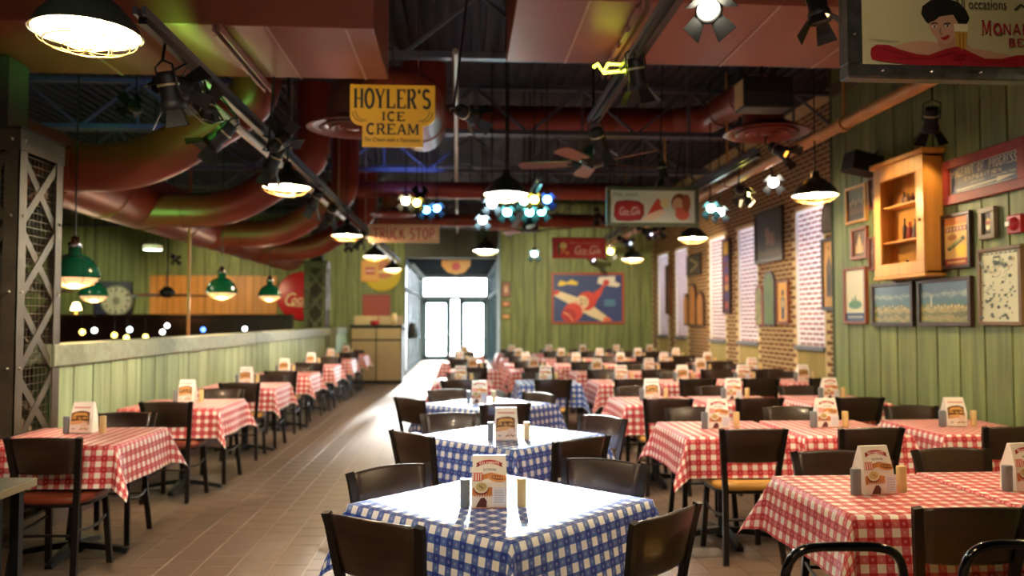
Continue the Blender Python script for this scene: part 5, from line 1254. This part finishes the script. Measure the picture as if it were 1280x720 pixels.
def art_y2b(w, h):
    A = Art(w, h, (224, 160, 60)); A.rect((190, 60, 50), .15, .3, .85, .72)
    for i in range(4): A.rect((236, 200, 150), .22+i*.15, .46, .32+i*.15, .58)
    return A
framed(y=YL-.09, rect=fl_rect((452, 326, 474, 352)), label='square orange and red sign overlapping the round yellow sign', frameM=mat('orange_edge', (226, 150, 40), .5), fw_=.05, art=art_y2b, cat='sign', depth=.03)
def art_redp(w, h):
    A = Art(w, h, (150, 50, 38))
    for i in range(6):
        for j in range(7): A.ell((170, 66, 48), .12+i*.15, .1+j*.13, .03, .02, 8)
    return A
framed(y=YL-.03, rect=fl_rect((453, 368, 488, 401)), label='plain brick-red square panel above the beige cabinet', frameM=mat('brick_red', (140, 46, 36), .5), fw_=.04, art=art_redp, cat='panel')
def ck(A):
    swash(A, (240, 220, 170), .10, .30, 1.15, .56); A.poly((40, 66, 40), [(.78, .1), (.96, .1), (.95, .45), (.9, .62), (.9, .88), (.84, .88), (.84, .62), (.79, .45)]); A.rect((214, 190, 120), .84, .66, .9, .86)
    A.mb.v = [(x if hypot(x, z-A.h/2) < A.w*.485 else x*.5*A.w*.97/hypot(x, z-A.h/2), y, z if hypot(x, z-A.h/2) < A.w*.485 else A.h/2+(z-A.h/2)*.5*A.h*.97/hypot(x, z-A.h/2)) for x, y, z in A.mb.v]
disc('soda_disc_sign', (377, 370), 30, mat('soda_red', (186, 30, 36), .35), 'big red soda disc with script and bottle on the bar room wall', art=ck)
def ckf(A):
    A.ell((206, 202, 180), .5, .5, .44, .44, 30)
    for i in range(12): a_ = i*pi/6; A.rect((90, 92, 84), .5+.36*cos(a_)-.03, .5+.36*sin(a_)-.04, .5+.36*cos(a_)+.03, .5+.36*sin(a_)+.04)
    A.ell((140, 140, 120), .5, .5, .12, .12)
def art_blue(w, h): return Art(w, h, (24, 32, 74))
framed(y=YL-.03, rect=fl_rect((117, 352, 166, 396)), label='dark blue square board behind the round clock face', frameM=mat('navy_edge', (24, 30, 66), .5), fw_=.03, art=art_blue, cat='panel')
disc('clock_sign', (146, 376), 19, mat('clock_rim', (150, 148, 130), .5), 'round white clock-like sign on the bar room wall', y=YL-.12, art=ckf)
# orange wood panel of boards
r_ = fl_rect((187, 345, 347, 397)); root = empty('wood_panel', (r_[0], YL-.03, r_[2])); tag(root, 'wide orange wood board panel on the bar room wall', 'panel')
n = 16; st = (r_[1]-r_[0])/n; OW = mat('orange_wood', (206, 138, 60), .5, 0, .2, (10, 10, 1), rnd=.12)
me = None
for i in range(n):
    if me is None: b = MB(); b.bev(0, st-.012, -.03, 0, 0, r_[3]-r_[2], .004); o = b.build('board', OW, root); me = o.data
    else: o = link('board', me, root)
    o.location.x = i*st
# bar room: booth back wall, pole, small lamps, ceiling lamp
r_ = fl_rect((0, 395, 380, 432)); root = empty('booth_back', (-8.0, 19.8, 0)); tag(root, 'long dark wooden booth back across the bar room', 'booth')
b = MB(); b.bev(-5.0, 3.9, -.1, .1, 0, 1.60, .01); b.build('panelling', DARKW, root); b = MB(); b.bev(-5.0, 3.9, -.14, .14, 1.60, 1.66, .01); b.build('cap_rail', mat('booth_cap', (74, 50, 34), .4), root)
for i in range(14): b = MB(); b.box(-4.9+i*.63, -4.4+i*.63, -.115, -.1, .9, 1.5); b.build('raised_panel', DARKW, root)
for i, (px, py, c_) in enumerate(((103, 415, (255, 210, 90)), (118, 413, (240, 250, 240)), (143, 419, (255, 226, 90)), (162, 412, (220, 250, 250)), (158, 422, (250, 226, 100)), (182, 421, (250, 220, 100)), (203, 415, (250, 250, 240)), (209, 407, (220, 220, 220)), (254, 412, (70, 110, 250)), (306, 411, (220, 250, 250)))):
    q = at(px, py, y=15.0+.3*i); root = empty('bar_lamp', q); tag(root, '%s small round bar lamp, number-free string seen over the low wall at left' % '' if False else ['amber bar lamp nearest the column', 'white bar lamp beside the amber one', 'yellow bar lamp under the clock', 'pale cyan bar lamp under the clock', 'low yellow bar lamp, left one', 'low yellow bar lamp, right one', 'white bar lamp left of the orange pole', 'grey-white bar lamp above the white one', 'blue bar lamp right of the orange pole', 'cyan-white bar lamp under the orange panel'][i], 'lamp', 'bar room lamps')
    b = MB(); b.lathe([(.001, -.05), (.035, -.035), (.05, 0), (.035, .035), (.001, .05)], 12); b.build('bulb', mat('barbulb_%d' % i, c_, .3, emit=5), root); b = MB(); b.sweep([(0, 0, .045), (0, 0, 4.6-q.z)], .004, 5); b.build('cord', BLACK, root)
q = at(235, 418, y=9.9); b = MB(); b.sweep([(q.x, q.y, 0), (q.x, q.y, 4.5)], .02, 12); tag(b.build('slim_pole', mat('orange_pole', (150, 84, 36), .4)), 'slim orange-brown pole standing behind the low wall', 'pole')
q = at(191, 312, y=11); root = empty('round_ceiling_lamp', q); tag(root, 'round white disc lamp over the bar room', 'lamp'); b = MB(); b.lathe([(.001, .0), (.115, .0)], 24); b.build('diffuser', mat('disc_lamp', (225, 255, 230), .3, emit=9), root); b = MB(); b.lathe([(.12, -.005), (.13, .01), (.12, .06), (.02, .07), (.001, .07)], 24); b.build('housing', WHITEE, root); b = MB(); b.sweep([(0, 0, .07), (0, 0, 4.6-q.z)], .008, 6); b.build('stem', BLACK, root)
q = at(100, 390, y=20); root = empty('table_lamp', (q.x, 19.8, 1.66)); tag(root, 'glowing warm table lamp on the booth back at left', 'lamp'); b = MB(); b.lathe([(.001, .28), (.06, .27), (.12, .1), (.001, .1)], 16); b.build('lamp_shade', mat('warm_shade', (255, 214, 140), .4, emit=7), root); b = MB(); b.lathe([(.06, 0), (.06, .01), (.012, .03), (.012, .12)], 12); b.build('base', WIRE, root)
# beige cabinet
a = at(437, 480, z=0); b_ = at(502, 480, z=0); cx = (a.x+b_.x)/2; cw = b_.x-a.x
root = empty('service_cabinet', (cx, 19.6, 0)); tag(root, 'tall beige service cabinet with black edging by the entrance', 'cabinet')
BG = mat('beige_laminate', (170, 148, 108), .45, 0, .06); b = MB(); b.box(-cw/2, cw/2, -.28, .3, 0, 1.36); b.build('body', BLACKP, root)
b = MB(); b.bev(-cw/2-.02, cw/2+.02, -.32, .32, 1.36, 1.40, .005); b.build('top', BLACKP, root)
for s_ in (0, 1):
    x0 = -cw/2+.03+s_*(cw/2-.015); x1 = x0+cw/2-.045
    b = MB(); b.bev(x0, x1, -.30, -.28, .08, 1.02, .004); d = b.build('door', BG, root); b = MB(); b.sweep([(x1-.04 if not s_ else x0+.04, -.30, .6), (x1-.04 if not s_ else x0+.04, -.33, .6), (x1-.04 if not s_ else x0+.04, -.33, .75), (x1-.04 if not s_ else x0+.04, -.30, .75)], .006, 6); b.build('handle', BLACK, d)
    b = MB(); b.bev(x0, x1, -.30, -.28, 1.06, 1.32, .004); b.build('drawer', BG, root)
    b = MB(); b.bev(x0, x1, .20, .24, 1.40, 1.62, .004); b.build('splash_panel', BG, root)
b = MB(); b.lathe([(0, 0), (.08, 0), (.12, .09), (.11, .1), (.07, .02), (0, .02)], 16); tag(b.build('red_bowl', mat('bowl_red', (196, 50, 60), .3), None, (cx-.05, 19.45, 1.401)), 'small red bowl on top of the beige cabinet', 'bowl')
b = MB(); b.lathe([(0, 0), (.06, 0), (.065, .2), (.05, .22), (.05, .28), (0, .28)], 14); tag(b.build('cream_canister', YEL, None, (cx+.42, 19.45, 1.401)), 'cream canister on the right of the beige cabinet', 'canister')
b = MB(); b.lathe([(0.001, -.02), (.10, .0), (.14, .1), (.13, .2), (.08, .3), (.03, .40), (.001, .41)], 7, smooth=False); o = b.build('black_bag', BLACKP, None, (cx+cw/2+.22, 19.6, 1.08)); tag(o, 'black bag hanging at the right side of the beige cabinet', 'bag')
b = MB(); b.bev(.02, .12, -.06, .06, .2, .26, .01)
b.build('hook', BLACK, o, (-.25, 0, 0))
